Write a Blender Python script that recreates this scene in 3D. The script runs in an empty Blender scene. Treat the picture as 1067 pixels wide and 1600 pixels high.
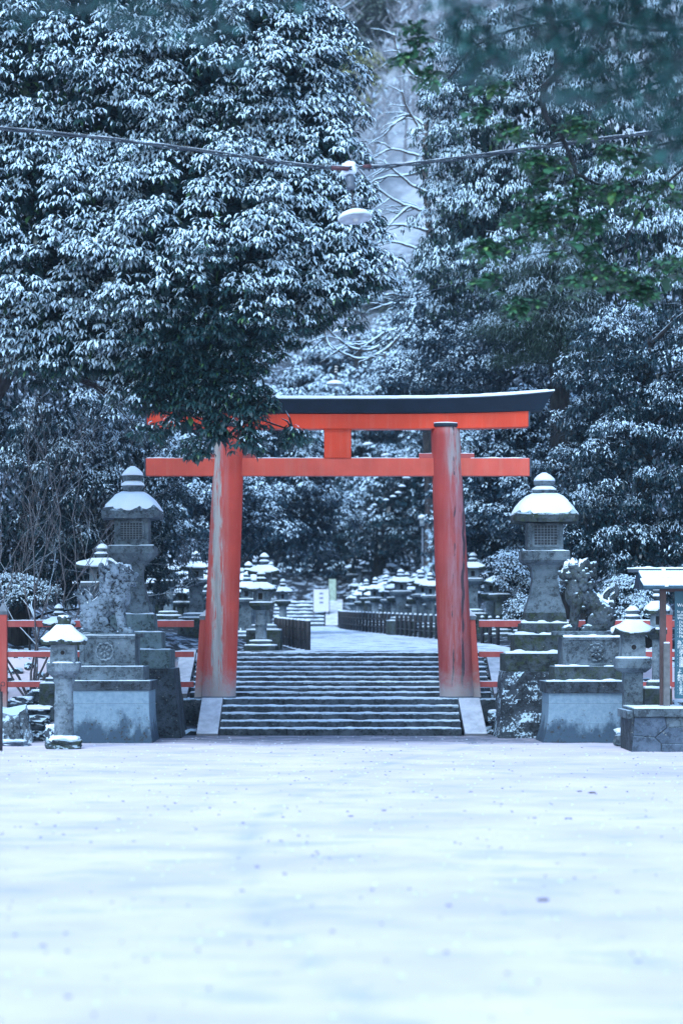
import bpy, bmesh, math, random
import numpy as np
from mathutils import Vector, Matrix, noise

scene = bpy.context.scene
COL = scene.collection
RD = random.Random(11)
NP = np.random.default_rng(23)
rad = math.radians

# ------------------------------------------------------------------ camera
EYE = 1.94                      # eye height above the yard
FPX = 3750.0                    # focal length in photo pixels (photo is 1067 wide)
cam_d = bpy.data.cameras.new('camera')
cam = bpy.data.objects.new('camera', cam_d)
COL.objects.link(cam)
cam.location = (0, -50, EYE)
cam.rotation_euler = (rad(90), 0, 0)
cam_d.sensor_fit = 'HORIZONTAL'
cam_d.sensor_width = 24.0
cam_d.lens = 24.0 * FPX / 1067.0
cam_d.shift_y = 200.0 / 1067.0
cam_d.clip_end = 2000
cam_d.dof.use_dof = True
cam_d.dof.focus_distance = 48.0
cam_d.dof.aperture_fstop = 1.2
scene.camera = cam

# ------------------------------------------------------------------ light
SUN_EL, SUN_AZ = 52.0, 205.0    # degrees; azimuth of the sun position, clockwise from +Y
world = bpy.data.worlds.new('World')
scene.world = world
world.use_nodes = True
wn = world.node_tree
sky = wn.nodes.new('ShaderNodeTexSky')
sky.sky_type = 'NISHITA'
sky.sun_disc = False
sky.sun_elevation = rad(SUN_EL)
sky.sun_rotation = rad(SUN_AZ)
sky.air_density = 1.3
sky.dust_density = 0.3
sky.ozone_density = 1.2
bg = wn.nodes['Background']
bg.inputs['Strength'].default_value = 0.15
wn.links.new(sky.outputs['Color'], bg.inputs['Color'])
sun_d = bpy.data.lights.new('sun', 'SUN')
sun_d.energy = 1.2
sun_d.angle = rad(30)
sun_d.color = (0.77, 0.905, 1.0)
sun = bpy.data.objects.new('sun', sun_d)
COL.objects.link(sun)
sdir = Vector((math.sin(rad(SUN_AZ)) * math.cos(rad(SUN_EL)), math.cos(rad(SUN_AZ)) * math.cos(rad(SUN_EL)), math.sin(rad(SUN_EL))))
sun.rotation_euler = sdir.to_track_quat('Z', 'Y').to_euler()
sun.location = (0, -60, 60)

scene.view_settings.view_transform = 'Standard'
scene.view_settings.look = 'None'
scene.view_settings.gamma = 1.0
scene.view_settings.use_curve_mapping = False
scene.view_settings.exposure = 1.6
scene.cycles.max_bounces = 6
scene.cycles.diffuse_bounces = 3
scene.cycles.glossy_bounces = 2
scene.cycles.transmission_bounces = 2
scene.cycles.volume_bounces = 0
scene.cycles.use_fast_gi = False

# ------------------------------------------------------------------ helpers
def W(px, py, Y):
    d = Y + 50.0
    return Vector(((px - 533.5) * d / FPX, Y, EYE - (py - 1000.0) * d / FPX))

def S(px, Y):
    return px * (Y + 50.0) / FPX

def tag(o, label=None, cat=None, group=None, kind=None):
    if label: o['label'] = label
    if cat: o['category'] = cat
    if group: o['group'] = group
    if kind: o['kind'] = kind
    return o

def thing(name, loc, label, cat, group=None, rz=0.0):
    o = bpy.data.objects.new(name, None)
    COL.objects.link(o)
    o.empty_display_size = 0.2
    o.location = loc
    o.rotation_euler = (0, 0, rz)
    return tag(o, label, cat, group)

def link_mesh(name, me, parent=None, loc=None):
    o = bpy.data.objects.new(name, me)
    COL.objects.link(o)
    if parent: o.parent = parent
    if loc is not None: o.location = loc
    return o

def copy_tree(o, parent=None, skip=()):
    c = o.copy()
    COL.objects.link(c)
    if parent: c.parent = parent
    for ch in o.children:
        copy_tree(ch, c)
    return c

def fbm(x, y, z=0.0, o=3):
    return noise.fractal(Vector((x, y, z)), 1.0, 2.0, o)

class MB:
    def __init__(s):
        s.v = []; s.f = []; s.m = []; s.s = []
    def add(s, vs, fs, mi=0, smooth=False):
        b = len(s.v)
        s.v.extend([tuple(v) for v in vs])
        for f in fs:
            s.f.append(tuple(i + b for i in f)); s.m.append(mi); s.s.append(smooth)
    def box(s, x0, x1, y0, y1, z0, z1, mi=0):
        vs = [(x0, y0, z0), (x1, y0, z0), (x1, y1, z0), (x0, y1, z0), (x0, y0, z1), (x1, y0, z1), (x1, y1, z1), (x0, y1, z1)]
        s.add(vs, [(3, 2, 1, 0), (4, 5, 6, 7), (0, 1, 5, 4), (1, 2, 6, 5), (2, 3, 7, 6), (3, 0, 4, 7)], mi)
    def hexa(s, b4, t4, mi=0):
        s.add(list(b4) + list(t4), [(3, 2, 1, 0), (4, 5, 6, 7), (0, 1, 5, 4), (1, 2, 6, 5), (2, 3, 7, 6), (3, 0, 4, 7)], mi)
    def frus(s, cx, cy, z0, z1, hx0, hy0, hx1, hy1, mi=0):
        s.hexa([(cx - hx0, cy - hy0, z0), (cx + hx0, cy - hy0, z0), (cx + hx0, cy + hy0, z0), (cx - hx0, cy + hy0, z0)],
               [(cx - hx1, cy - hy1, z1), (cx + hx1, cy - hy1, z1), (cx + hx1, cy + hy1, z1), (cx - hx1, cy + hy1, z1)], mi)
    def lathe(s, prof, sides=4, sub=1, lift=0.0, c=(0, 0, 0), mi=0, smooth=False, jit=0.0, rot=None, rnd=0.0, seed=0):
        """prof: (r, z) bottom to top; r = half width across flats. sides>=16 -> round"""
        n = sides * sub
        rmax = max(p[0] for p in prof)
        if rot is None: rot = math.pi / sides
        vs = []
        for (r, z) in prof:
            for k in range(n):
                a = 2 * math.pi * k / n
                loc = (a % (2 * math.pi / sides)) - math.pi / sides
                # corners at k multiple of sub
                fac = 1.0 / math.cos(loc) if sides < 16 else 1.0
                cornm = 1.0 / math.cos(math.pi / sides)
                if rnd: fac = fac * (1 - rnd) + rnd
                rr = r * fac
                corner = ((fac - 1) / (cornm - 1 + 1e-9)) if sides < 16 else 0
                zz = z + lift * (r / rmax) ** 2.5 * max(0, corner) ** 1.5
                if jit:
                    q = noise.noise(Vector((math.cos(a) * rr * 9 + seed, math.sin(a) * rr * 9, z * 9 + seed)))
                    rr *= 1 + jit * q
                    zz += jit * 0.25 * rmax * noise.noise(Vector((math.cos(a) * rr * 7 + seed, math.sin(a) * rr * 7, 5.1 + seed)))
                vs.append((c[0] + rr * math.cos(a + rot), c[1] + rr * math.sin(a + rot), c[2] + zz))
        fs = []
        for i in range(len(prof) - 1):
            for k in range(n):
                k2 = (k + 1) % n
                fs.append((i * n + k, i * n + k2, (i + 1) * n + k2, (i + 1) * n + k))
        s.add(vs, fs, mi, smooth)
        b = len(s.v) - len(vs)
        s.f.append(tuple(b + k for k in reversed(range(n)))); s.m.append(mi); s.s.append(False)
        s.f.append(tuple(b + (len(prof) - 1) * n + k for k in range(n))); s.m.append(mi); s.s.append(smooth)
    def tube(s, pts, rads, n=6, mi=0, smooth=True, caps=True):
        pts = [Vector(p) for p in pts]
        vs = []; ref = Vector((0.31, 0.22, 0.93)).normalized()
        for i, p in enumerate(pts):
            t = (pts[min(i + 1, len(pts) - 1)] - pts[max(i - 1, 0)])
            t = t.normalized() if t.length > 1e-9 else Vector((0, 0, 1))
            u = t.cross(ref)
            if u.length < 1e-3: u = t.cross(Vector((1, 0, 0)))
            u.normalize(); w = u.cross(t)
            r = rads[i] if hasattr(rads, '__len__') else rads
            for k in range(n):
                a = 2 * math.pi * k / n
                vs.append(p + (u * math.cos(a) + w * math.sin(a)) * r)
        fs = []
        for i in range(len(pts) - 1):
            for k in range(n):
                k2 = (k + 1) % n
                fs.append((i * n + k2, i * n + k, (i + 1) * n + k, (i + 1) * n + k2))
        if caps:
            fs.append(tuple(range(n)))
            fs.append(tuple(reversed(range((len(pts) - 1) * n, len(pts) * n))))
        s.add(vs, fs, mi, smooth)
    def rock(s, c, r, seed=0, mi=0, amp=0.3, sub=3, smooth=False, flat=None):
        bm = bmesh.new()
        bmesh.ops.create_icosphere(bm, subdivisions=sub, radius=1.0)
        bm.verts.ensure_lookup_table()
        vs = []
        for v in bm.verts:
            p = v.co
            q = 1 + amp * noise.fractal(p * 1.3 + Vector((seed * 3.7, seed, 0)), 1.0, 2.0, 3)
            e = Vector((max(-.78, min(.78, p.x)), max(-.78, min(.78, p.y)), max(-.78, min(.78, p.z))))
            z = e.z * q * r[2]
            if flat is not None: z = max(z, flat)
            vs.append((c[0] + e.x * q * r[0], c[1] + e.y * q * r[1], c[2] + z))
        fs = [tuple(v.index for v in f.verts) for f in bm.faces]
        bm.free()
        s.add(vs, fs, mi, smooth)
    def build(s, name, mats, parent=None, loc=None, bevel=0.0, seg=2, recalc=True):
        me = bpy.data.meshes.new(name)
        me.from_pydata(s.v, [], s.f)
        if not isinstance(mats, (list, tuple)): mats = [mats]
        for m in mats: me.materials.append(m)
        me.polygons.foreach_set('material_index', s.m)
        me.polygons.foreach_set('use_smooth', s.s)
        if recalc or bevel:
            bm = bmesh.new(); bm.from_mesh(me)
            if recalc: bmesh.ops.recalc_face_normals(bm, faces=bm.faces)
            if bevel:
                es = [e for e in bm.edges if len(e.link_faces) == 2 and e.calc_face_angle(0) > 0.5]
                bmesh.ops.bevel(bm, geom=es, offset=bevel, segments=seg, affect='EDGES', profile=0.6, clamp_overlap=True)
            bm.to_mesh(me); bm.free()
        me.update()
        return link_mesh(name, me, parent, loc)

def curve_pts(ctrl, n=8):
    """Catmull-Rom through control points"""
    P = [Vector(p) for p in ctrl]
    P = [P[0] * 2 - P[1]] + P + [P[-1] * 2 - P[-2]]
    out = []
    for i in range(1, len(P) - 2):
        for k in range(n):
            t = k / n
            a, b, c, d = P[i - 1], P[i], P[i + 1], P[i + 2]
            out.append(0.5 * ((2 * b) + (c - a) * t + (2 * a - 5 * b + 4 * c - d) * t * t + (3 * b - a - 3 * c + d) * t ** 3))
    out.append(P[-2])
    return out

# ------------------------------------------------------------------ materials
class NT:
    def __init__(s, name):
        s.mat = bpy.data.materials.new(name)
        s.mat.use_nodes = True
        s.t = s.mat.node_tree
        s.b = s.t.nodes['Principled BSDF']
    def n(s, typ, ins=None, **kw):
        nd = s.t.nodes.new('ShaderNode' + typ)
        for k, v in kw.items(): setattr(nd, k, v)
        if ins:
            for k, v in ins.items(): s.put(nd.inputs[k], v)
        return nd
    def put(s, sock, v):
        if isinstance(v, bpy.types.NodeSocket): s.t.links.new(v, sock)
        elif isinstance(v, tuple) and len(v) == 3 and sock.type == 'RGBA': sock.default_value = (*v, 1)
        else: sock.default_value = v
    def math(s, op, a, b=0.0, c=None, clamp=False):
        nd = s.n('Math', operation=op); nd.use_clamp = clamp
        s.put(nd.inputs[0], a); s.put(nd.inputs[1], b)
        if c is not None: s.put(nd.inputs[2], c)
        return nd.outputs[0]
    def step(s, v, lo, hi, a=0.0, b=1.0):
        nd = s.n('MapRange', interpolation_type='SMOOTHSTEP')
        s.put(nd.inputs['Value'], v); s.put(nd.inputs['From Min'], lo); s.put(nd.inputs['From Max'], hi)
        s.put(nd.inputs['To Min'], a); s.put(nd.inputs['To Max'], b)
        return nd.outputs['Result']
    def mix(s, f, a, b):
        nd = s.n('Mix', data_type='RGBA')
        s.put(nd.inputs['Factor'], f); s.put(nd.inputs[6], a); s.put(nd.inputs[7], b)
        return nd.outputs[2]
    def noise(s, scale, detail=4, rough=.55, vec=None, dist=0.0, col=False):
        nd = s.n('TexNoise', {'Scale': scale, 'Detail': detail, 'Roughness': rough, 'Distortion': dist})
        if vec is not None: s.put(nd.inputs['Vector'], vec)
        return nd.outputs['Color' if col else 'Fac']
    def obj(s): return s.n('TexCoord').outputs['Object']
    def pos(s): return s.n('NewGeometry').outputs['Position']
    def scaled(s, vec, x, y, z):
        nd = s.n('Mapping'); s.put(nd.inputs['Vector'], vec); nd.inputs['Scale'].default_value = (x, y, z)
        return nd.outputs[0]
    def bump(s, h, strength=.5, dist=.02):
        nd = s.n('Bump', {'Height': h, 'Strength': strength, 'Distance': dist})
        s.t.links.new(nd.outputs[0], s.b.inputs['Normal']); return nd
    def out(s, col, rough=.8, spec=.3):
        s.put(s.b.inputs['Base Color'], col); s.put(s.b.inputs['Roughness'], rough)
        s.b.inputs['Specular IOR Level'].default_value = spec
        return s.mat
    def nz(s):
        sp = s.n('SeparateXYZ'); s.t.links.new(s.n('NewGeometry').outputs['Normal'], sp.inputs[0]); return sp.outputs[2]

SNOW = (0.57, 0.77, 0.93)

def snow_mat(name='snow', k=1.0):
    m = NT(name); p = m.pos()
    n1 = m.noise(14, 5, .6, p); n2 = m.noise(2.2, 3, .5, p)
    c = m.mix(m.step(n2, .35, .7), (0.64 * k, 0.77 * k, 0.90 * k), (0.72 * k, 0.83 * k, 0.94 * k))
    m.bump(n1, .45, .03)
    return m.out(c, .75, .25)

def stone_mat(name, a, b, dark=.45, snow=.5, scale=6, moss=0.0, seed=0.0, snowlo=.55, pits=.6, crev=0.0, sscale=9):
    """weathered granite: tone patches, dark lichen blotches, pale lichen dots, snow lying on faces that look up"""
    m = NT(name); p = m.pos()
    off = m.n('VectorMath', operation='ADD'); m.put(off.inputs[0], p); off.inputs[1].default_value = (seed, seed * 2, seed * 3); p = off.outputs[0]
    a = (a[0] * .40, a[1] * .56, a[2] * .74); b = (b[0] * .54, b[1] * .72, b[2] * .94)
    n1 = m.noise(scale * .4, 5, .65, p); n2 = m.noise(scale * 2.2, 6, .7, p, .4); n3 = m.noise(scale * 9, 3, .6, p)
    c = m.mix(m.step(n1, .32, .68), a, b)
    c = m.mix(m.math('MULTIPLY', m.step(n3, .5, .75), .35), c, tuple(min(1, x * 1.5) for x in b))
    blot = m.math('MULTIPLY', m.step(n2, .50, .58), m.step(n1, .68, .46))
    c = m.mix(m.math('MULTIPLY', blot, min(1, dark * 1.5)), c, (.010, .014, .018))
    vv = m.n('TexVoronoi', {'Vector': p, 'Scale': scale * 2.6, 'Randomness': 1.0}).outputs['Distance']
    dots = m.math('MULTIPLY', m.step(vv, .22, .12), m.step(m.noise(scale * .9, 2, .5, p), .56, .66))
    c = m.mix(m.math('MULTIPLY', dots, .5), c, (.38, .42, .38))
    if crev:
        pt = m.n('NewGeometry').outputs['Pointiness']  # crease shade and ridge light put into the colour to sharpen the carving
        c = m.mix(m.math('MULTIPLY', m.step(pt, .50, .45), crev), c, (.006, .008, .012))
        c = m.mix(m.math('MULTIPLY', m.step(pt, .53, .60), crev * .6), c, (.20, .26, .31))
    if moss:
        c = m.mix(m.math('MULTIPLY', m.step(m.noise(scale * 1.2, 5, .7, p), .45, .6), moss), c, (.035, .055, .02))
    if snow:
        nz = m.nz()
        f = m.math('ADD', nz, m.math('MULTIPLY', m.math('SUBTRACT', m.noise(sscale, 5, .7, p), .5), 1.3))
        f = m.step(f, snowlo, snowlo + .12)
        f = m.math('MULTIPLY', f, snow)
        c = m.mix(f, c, SNOW)
    h = m.math('ADD', m.math('MULTIPLY', n2, .7), m.math('MULTIPLY', n3, .5))
    m.bump(h, min(1, pits * 1.3), .05)
    return m.out(c, .88, .25)

M = {}
M['snow'] = snow_mat()
M['stone'] = stone_mat('granite', (.12, .125, .12), (.24, .25, .235), snowlo=.72)
M['stone_pale'] = stone_mat('pale_granite', (.20, .205, .195), (.36, .36, .33), dark=.35, seed=3.3, snowlo=.8)
M['stone_dark'] = stone_mat('dark_granite', (.05, .053, .055), (.12, .125, .125), dark=.6, seed=7.7, snowlo=.75)
M['stone_moss'] = stone_mat('mossy_granite', (.055, .06, .055), (.13, .135, .125), dark=.6, moss=.6, seed=5.1, snowlo=.62, pits=.9)
M['stone_green'] = stone_mat('greenish_granite', (.17, .20, .18), (.25, .28, .25), dark=.5, moss=.25, seed=8.1, snowlo=.85)
M['stone_rough'] = stone_mat('rough_rubble_stone', (.06, .06, .06), (.14, .14, .135), dark=.5, snow=.95, seed=2.2, sscale=20, snowlo=.19, scale=5, pits=1.0)
M['stone_cut'] = stone_mat('dressed_wall_stone', (.13, .14, .155), (.19, .20, .215), dark=.3, seed=1.2, snowlo=.8)
M['stair'] = stone_mat('stair_stone', (.070, .070, .066), (.15, .145, .135), dark=.6, snow=.8, seed=4.0, snowlo=.24, scale=7)
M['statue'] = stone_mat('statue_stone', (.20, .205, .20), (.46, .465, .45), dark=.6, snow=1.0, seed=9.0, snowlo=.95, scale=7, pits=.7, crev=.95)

def plaster_pale():
    m = NT('stained_pale_stone'); p = m.pos()
    sp = m.n('SeparateXYZ'); m.put(sp.inputs[0], p)
    n = m.noise(3.5, 5, .65, m.scaled(p, 1, 1, .6)); n2 = m.noise(12, 5, .7, p)
    wear = m.math('ADD', m.math('MULTIPLY', sp.outputs[2], -1.3), m.math('MULTIPLY', n, 1.9))
    c = m.mix(m.step(n2, .3, .7), (.125, .20, .27), (.18, .27, .345))
    c = m.mix(m.step(wear, .25, .75), c, (.035, .065, .10))
    c = m.mix(m.math('MULTIPLY', m.step(n2, .56, .64), m.step(wear, .1, .5)), c, (.03, .033, .035))
    jz = m.math('ABSOLUTE', m.math('SUBTRACT', m.math('FRACT', m.math('MULTIPLY', m.math('ADD', sp.outputs[2], .03), 2.6)), .5))
    joint = m.step(jz, .49, .498)
    c = m.mix(m.math('MULTIPLY', joint, .7), c, (.05, .05, .055))
    m.bump(n2, .4, .01)
    return m.out(c, .85, .25)
M['stained'] = plaster_pale()

def red_mat(name, base, streak=0.0, dark=0.0, side=(0, -1), seed=0.0, foot=True):
    m = NT(name); p = m.obj()
    off = m.n('VectorMath', operation='ADD'); m.put(off.inputs[0], p); off.inputs[1].default_value = (seed, seed, seed)
    q = off.outputs[0]
    big = m.noise(1.3, 3, .5, q)
    grain = m.noise(9, 6, .7, m.scaled(q, 1, 1, .06))
    c = m.mix(m.step(big, .3, .7), tuple(x * .86 for x in base), tuple(min(1, x * 1.12) for x in base))
    c = m.mix(m.math('MULTIPLY', m.step(grain, .45, .75), .25), c, (.52, .22, .17))
    sp = m.n('SeparateXYZ'); m.put(sp.inputs[0], p)
    if streak or dark:
        # weathering band on one side of the round column; x = across
        wob = m.math('MULTIPLY', m.math('SUBTRACT', m.noise(.55, 3, .6, m.scaled(q, .2, .2, 1)), .5), .30)
        xx = m.math('ADD', sp.outputs[0], wob)
        fade = m.step(m.math('ABSOLUTE', m.math('SUBTRACT', xx, side[0])), .34, .08)
        pat = m.noise(10, 7, .75, m.scaled(q, 1.2, .4, .10), .3)
        c = m.mix(m.math('MULTIPLY', m.math('MULTIPLY', fade, m.step(pat, .35, .62)), .9 if dark else .75), c, (.36, .17, .20) if dark else (.44, .19, .20))
        if streak:
            fs = m.step(m.math('ABSOLUTE', m.math('SUBTRACT', xx, side[0])), .20, .0)
            fil = m.noise(1.0, 5, .7, m.scaled(q, 45, 45, 1.8))
            k = m.math('ADD', m.math('MULTIPLY', fs, .95), m.math('ADD', m.math('MULTIPLY', m.math('SUBTRACT', pat, .5), 2.4), m.math('MULTIPLY', m.math('SUBTRACT', fil, .5), 2.2)))
            c = m.mix(m.math('MULTIPLY', m.step(k, .46, .66), streak), c, m.mix(m.step(grain, .4, .6), (.26, .27, .27), (.42, .42, .41)))
        if dark:
            up = m.step(sp.outputs[2], 3.6, 5.2)
            k0 = m.math('ADD', m.math('MULTIPLY', up, .35), m.math('SUBTRACT', pat, .5))
            c = m.mix(m.math('MULTIPLY', m.step(k0, .18, .4), fade), c, (.30, .28, .29))
            x1 = m.step(m.math('ABSOLUTE', m.math('SUBTRACT', xx, side[1])), .055, .012)
            k = m.math('ADD', m.math('MULTIPLY', x1, .8), m.math('MULTIPLY', m.math('SUBTRACT', m.noise(6, 5, .7, m.scaled(q, 1.5, .3, .22)), .5), 2.2))
            c = m.mix(m.math('MULTIPLY', m.step(k, .5, .8), dark), c, (.045, .035, .05))
            x2 = m.step(m.math('ABSOLUTE', m.math('SUBTRACT', xx, side[0] - .08)), .04, .01)
            k2 = m.math('ADD', m.math('MULTIPLY', x2, .6), m.math('MULTIPLY', m.math('SUBTRACT', m.noise(5, 5, .7, m.scaled(q, 1.5, .3, .35)), .5), 2.4))
            c = m.mix(m.math('MULTIPLY', m.step(k2, .55, .8), dark), c, (.05, .035, .05))
    if foot:
        ft = m.math('ADD', sp.outputs[2], m.math('MULTIPLY', m.noise(5, 5, .7, q), .9))
        c = m.mix(m.step(ft, 1.15, .45), c, (.32, .28, .28))
    m.bump(grain, .25, .006)
    return m.out(c, .55, .35)
RED = (.7, .06, .03)
M['red_l'] = red_mat('vermilion_worn_pale_streak', (.52, .054, .036), streak=.95, side=(-.03, 0), seed=1.0)
M['red_r'] = red_mat('vermilion_worn_dark_cracks', (.34, .045, .042), dark=.95, side=(.0, .12), seed=4.4)
M['red_beam'] = red_mat('vermilion_beam', (.66, .052, .018), foot=False)
M['red_tie'] = red_mat('vermilion_faded_tie', (.58, .082, .056), foot=False, seed=2)
M['red_rail'] = red_mat('vermilion_rail', (.36, .068, .068), foot=False, seed=6)
M['red_post'] = red_mat('vermilion_post', (.44, .070, .060), foot=True, seed=8)

def simple(name, col, rough=.6, metal=0.0, var=.25, scale=8, spec=.4, bump=.2):
    m = NT(name); p = m.pos(); n = m.noise(scale, 5, .6, p)
    c = m.mix(m.step(n, .3, .7), tuple(x * (1 - var) for x in col), tuple(min(1, x * (1 + var)) for x in col))
    m.b.inputs['Metallic'].default_value = metal
    m.bump(n, bump, .01)
    return m.out(c, rough, spec)
M['cap_dark'] = simple('blue_black_roof_board', (.003, .016, .032), .6, var=.2, scale=2)
M['cap_edge'] = simple('blue_black_roof_edge', (.032, .055, .085), .45)
M['metal_grey'] = simple('blue_grey_metal_shoe', (.10, .13, .17), .45, .3)
M['dark_metal'] = simple('dark_post_metal', (.022, .024, .030), .5, .2)
M['lamp_enamel'] = simple('white_lamp_enamel', (.36, .42, .46), .35)
M['insulator'] = simple('porcelain', (.45, .45, .44), .3)
M['tape_red'] = simple('red_tape', (.055, .018, .028), .5)
M['cable'] = simple('grey_cable', (.018, .032, .050), .6)
M['wood_dark'] = simple('dark_brown_wood', (.045, .033, .030), .6, scale=14)
M['wood_grey'] = simple('weathered_wood', (.10, .105, .11), .75, scale=12)
M['wood_purple'] = simple('brown_stained_post', (.06, .038, .040), .55, scale=12)
M['board'] = simple('teal_notice_board', (.018, .085, .125), .5, var=.08)
M['board_edge'] = simple('board_edge', (.012, .05, .08), .5)
M['white_paint'] = simple('white_lettering', (.62, .68, .70), .6)
M['white_board'] = simple('white_notice_panel', (.62, .64, .68), .6, var=.04)
M['ink'] = simple('grey_print', (.16, .18, .28), .6)
M['hole'] = simple('hollow_shade', (.012, .012, .013), .9)  # near-black colour stands in for the shade inside openings
M['grille'] = simple('grey_lattice', (.10, .135, .165), .7)
M['recess_shade'] = simple('window_recess_shade', (.014, .024, .036), .7)  # dark sheet behind the lattice, painting the shade of the window recess
M['foundation'] = simple('lamp_glass', (.5, .55, .55), .3)

def bark_mat(name, a, b, snow=.8, lo=.45):
    m = NT(name); p = m.pos()
    n = m.noise(10, 6, .7, m.scaled(p, 1, 1, .3)); c = m.mix(m.step(n, .35, .65), a, b)
    f = m.math('ADD', m.nz(), m.math('MULTIPLY', m.math('SUBTRACT', m.noise(6, 4, .6, p), .5), .9))
    c = m.mix(m.math('MULTIPLY', m.step(f, lo, lo + .15), snow), c, SNOW)
    m.bump(n, .8, .02)
    return m.out(c, .9, .2)
M['bark'] = bark_mat('bark', (.010, .011, .013), (.032, .033, .036), .7, .6)
M['bark_near'] = bark_mat('near_bark', (.004, .007, .010), (.016, .020, .024), .7, .62)
M['bark_snow'] = bark_mat('snowy_bark', (.045, .04, .042), (.11, .10, .10), 1.0, .05)
M['twig'] = bark_mat('pale_twig', (.085, .085, .095), (.18, .18, .20), .7, .45)

def leaf_mat(name, a, b, snowcol=SNOW, rough=.45, yellow=None):
    m = NT(name)
    at = m.n('Attribute', attribute_name='lf'); sp = m.n('SeparateXYZ'); m.put(sp.inputs[0], at.outputs['Vector'])
    uv = m.n('Attribute', attribute_name='uv'); su = m.n('SeparateXYZ'); m.put(su.inputs[0], uv.outputs['Vector'])
    across = m.math('MULTIPLY', m.math('ABSOLUTE', m.math('SUBTRACT', su.outputs[0], .5)), 2.0)
    nz = m.noise(24, 2, .5, m.pos())
    f = m.math('SUBTRACT', m.math('MULTIPLY', sp.outputs[0], 2.3), m.math('MULTIPLY', across, .60))
    f = m.math('SUBTRACT', f, m.math('MULTIPLY', nz, .75))
    f = m.step(f, -.06, .05)
    back = m.n('NewGeometry').outputs['Backfacing']
    f = m.math('MULTIPLY', f, m.math('SUBTRACT', 1.0, back))
    c = m.mix(sp.outputs[1], a, b)
    if yellow: c = m.mix(m.step(sp.outputs[2], .93, .97), c, yellow)
    sc = m.mix(m.noise(3.5, 3, .6, m.pos()), tuple(x * .72 for x in snowcol), tuple(min(1, x * 1.08) for x in snowcol))
    c = m.mix(f, c, sc)
    r = m.step(f, 0, 1, rough, .85)
    return m.out(c, r, .4)
M['leaf_a'] = leaf_mat('evergreen_leaf_snowy', (.006, .028, .036), (.014, .052, .055), yellow=(.05, .13, .05))
M['leaf_b'] = leaf_mat('dark_glossy_leaf', (.004, .020, .032), (.010, .040, .052), rough=.35)
M['leaf_c'] = leaf_mat('background_leaf', (.005, .025, .045), (.012, .046, .072))
M['leaf_g'] = leaf_mat('bright_green_leaf', (.016, .070, .045), (.045, .15, .070), yellow=(.12, .28, .09))
M['leaf_t'] = leaf_mat('blue_green_leaf', (.020, .095, .10), (.05, .165, .155))
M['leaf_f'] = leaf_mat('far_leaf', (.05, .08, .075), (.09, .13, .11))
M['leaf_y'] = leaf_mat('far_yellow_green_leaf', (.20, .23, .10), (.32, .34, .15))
M['needle'] = leaf_mat('conifer_needle', (.012, .040, .034), (.026, .062, .046), rough=.6)

# ------------------------------------------------------------------ foliage
def norm(a):
    return a / (np.linalg.norm(a, axis=-1, keepdims=True) + 1e-9)

def leaves_mesh(name, C, D, snow, tint, L, Wd, mat, parent, e1=(-35, 5), e2=(-85, -45), spread=.35):
    """C: leaf roots, D: leaf headings (mostly horizontal); each leaf a bent blade of 3 faces"""
    n = len(C)
    r = NP.random((n, 5))
    L = L * (.75 + .5 * r[:, 0]); Wd = Wd * (.8 + .4 * r[:, 1])
    a1 = np.radians(e1[0] + (e1[1] - e1[0]) * r[:, 2]); a2 = np.radians(e2[0] + (e2[1] - e2[0]) * r[:, 3])
    D = D.copy(); tilt = D[:, 2].copy(); D[:, 2] = 0; D = norm(D)
    a1 = a1 + tilt * .8; a2 = a2 + tilt * .4
    side = np.stack([-D[:, 1], D[:, 0], np.zeros(n)], 1)
    roll = (r[:, 4] - .5) * 2 * spread
    side = side * np.cos(roll)[:, None]; side[:, 2] += np.sin(roll)
    def go(a): 
        v = D * np.cos(a)[:, None]; v[:, 2] += np.sin(a); return v
    p0 = C
    p1 = p0 + go(a1) * (L * .38)[:, None]
    p2 = p1 + go((a1 + a2) / 2) * (L * .34)[:, None]
    p3 = p2 + go(a2) * (L * .28)[:, None]
    s1 = side * (Wd * .5)[:, None]; s2 = side * (Wd * .42)[:, None]
    V = np.stack([p0, p1 - s1, p1 + s1, p2 + s2, p2 - s2, p3], 1)  # 6 verts
    V = V.reshape(-1, 3)
    base = (np.arange(n) * 6)[:, None]
    lv = (base + np.array([[0, 1, 2, 1, 4, 3, 2, 4, 5, 3]])).reshape(-1)
    ls = (np.arange(n) * 10)[:, None] + np.array([[0, 3, 7]])
    ltot = np.tile([3, 4, 3], n)
    me = bpy.data.meshes.new(name)
    me.vertices.add(len(V)); me.vertices.foreach_set('co', V.astype(np.float32).ravel())
    me.loops.add(len(lv)); me.loops.foreach_set('vertex_index', lv.astype(np.int32))
    me.polygons.add(n * 3)
    me.polygons.foreach_set('loop_start', ls.reshape(-1).astype(np.int32))
    at = me.attributes.new('lf', 'FLOAT_VECTOR', 'POINT')
    q = np.stack([snow, tint, NP.random(n)], 1).repeat(6, 0)
    at.data.foreach_set('vector', q.astype(np.float32).ravel())
    uv = me.attributes.new('uv', 'FLOAT_VECTOR', 'POINT')
    u = np.tile(np.array([[.5, 0, 0], [0, .4, 0], [1, .4, 0], [1, .7, 0], [0, .7, 0], [.5, 1, 0]]), (n, 1))
    uv.data.foreach_set('vector', u.astype(np.float32).ravel())
    me.update(calc_edges=True); me.validate()
    # blades face up
    me.materials.append(mat)
    return link_mesh(name, me, parent)

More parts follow.
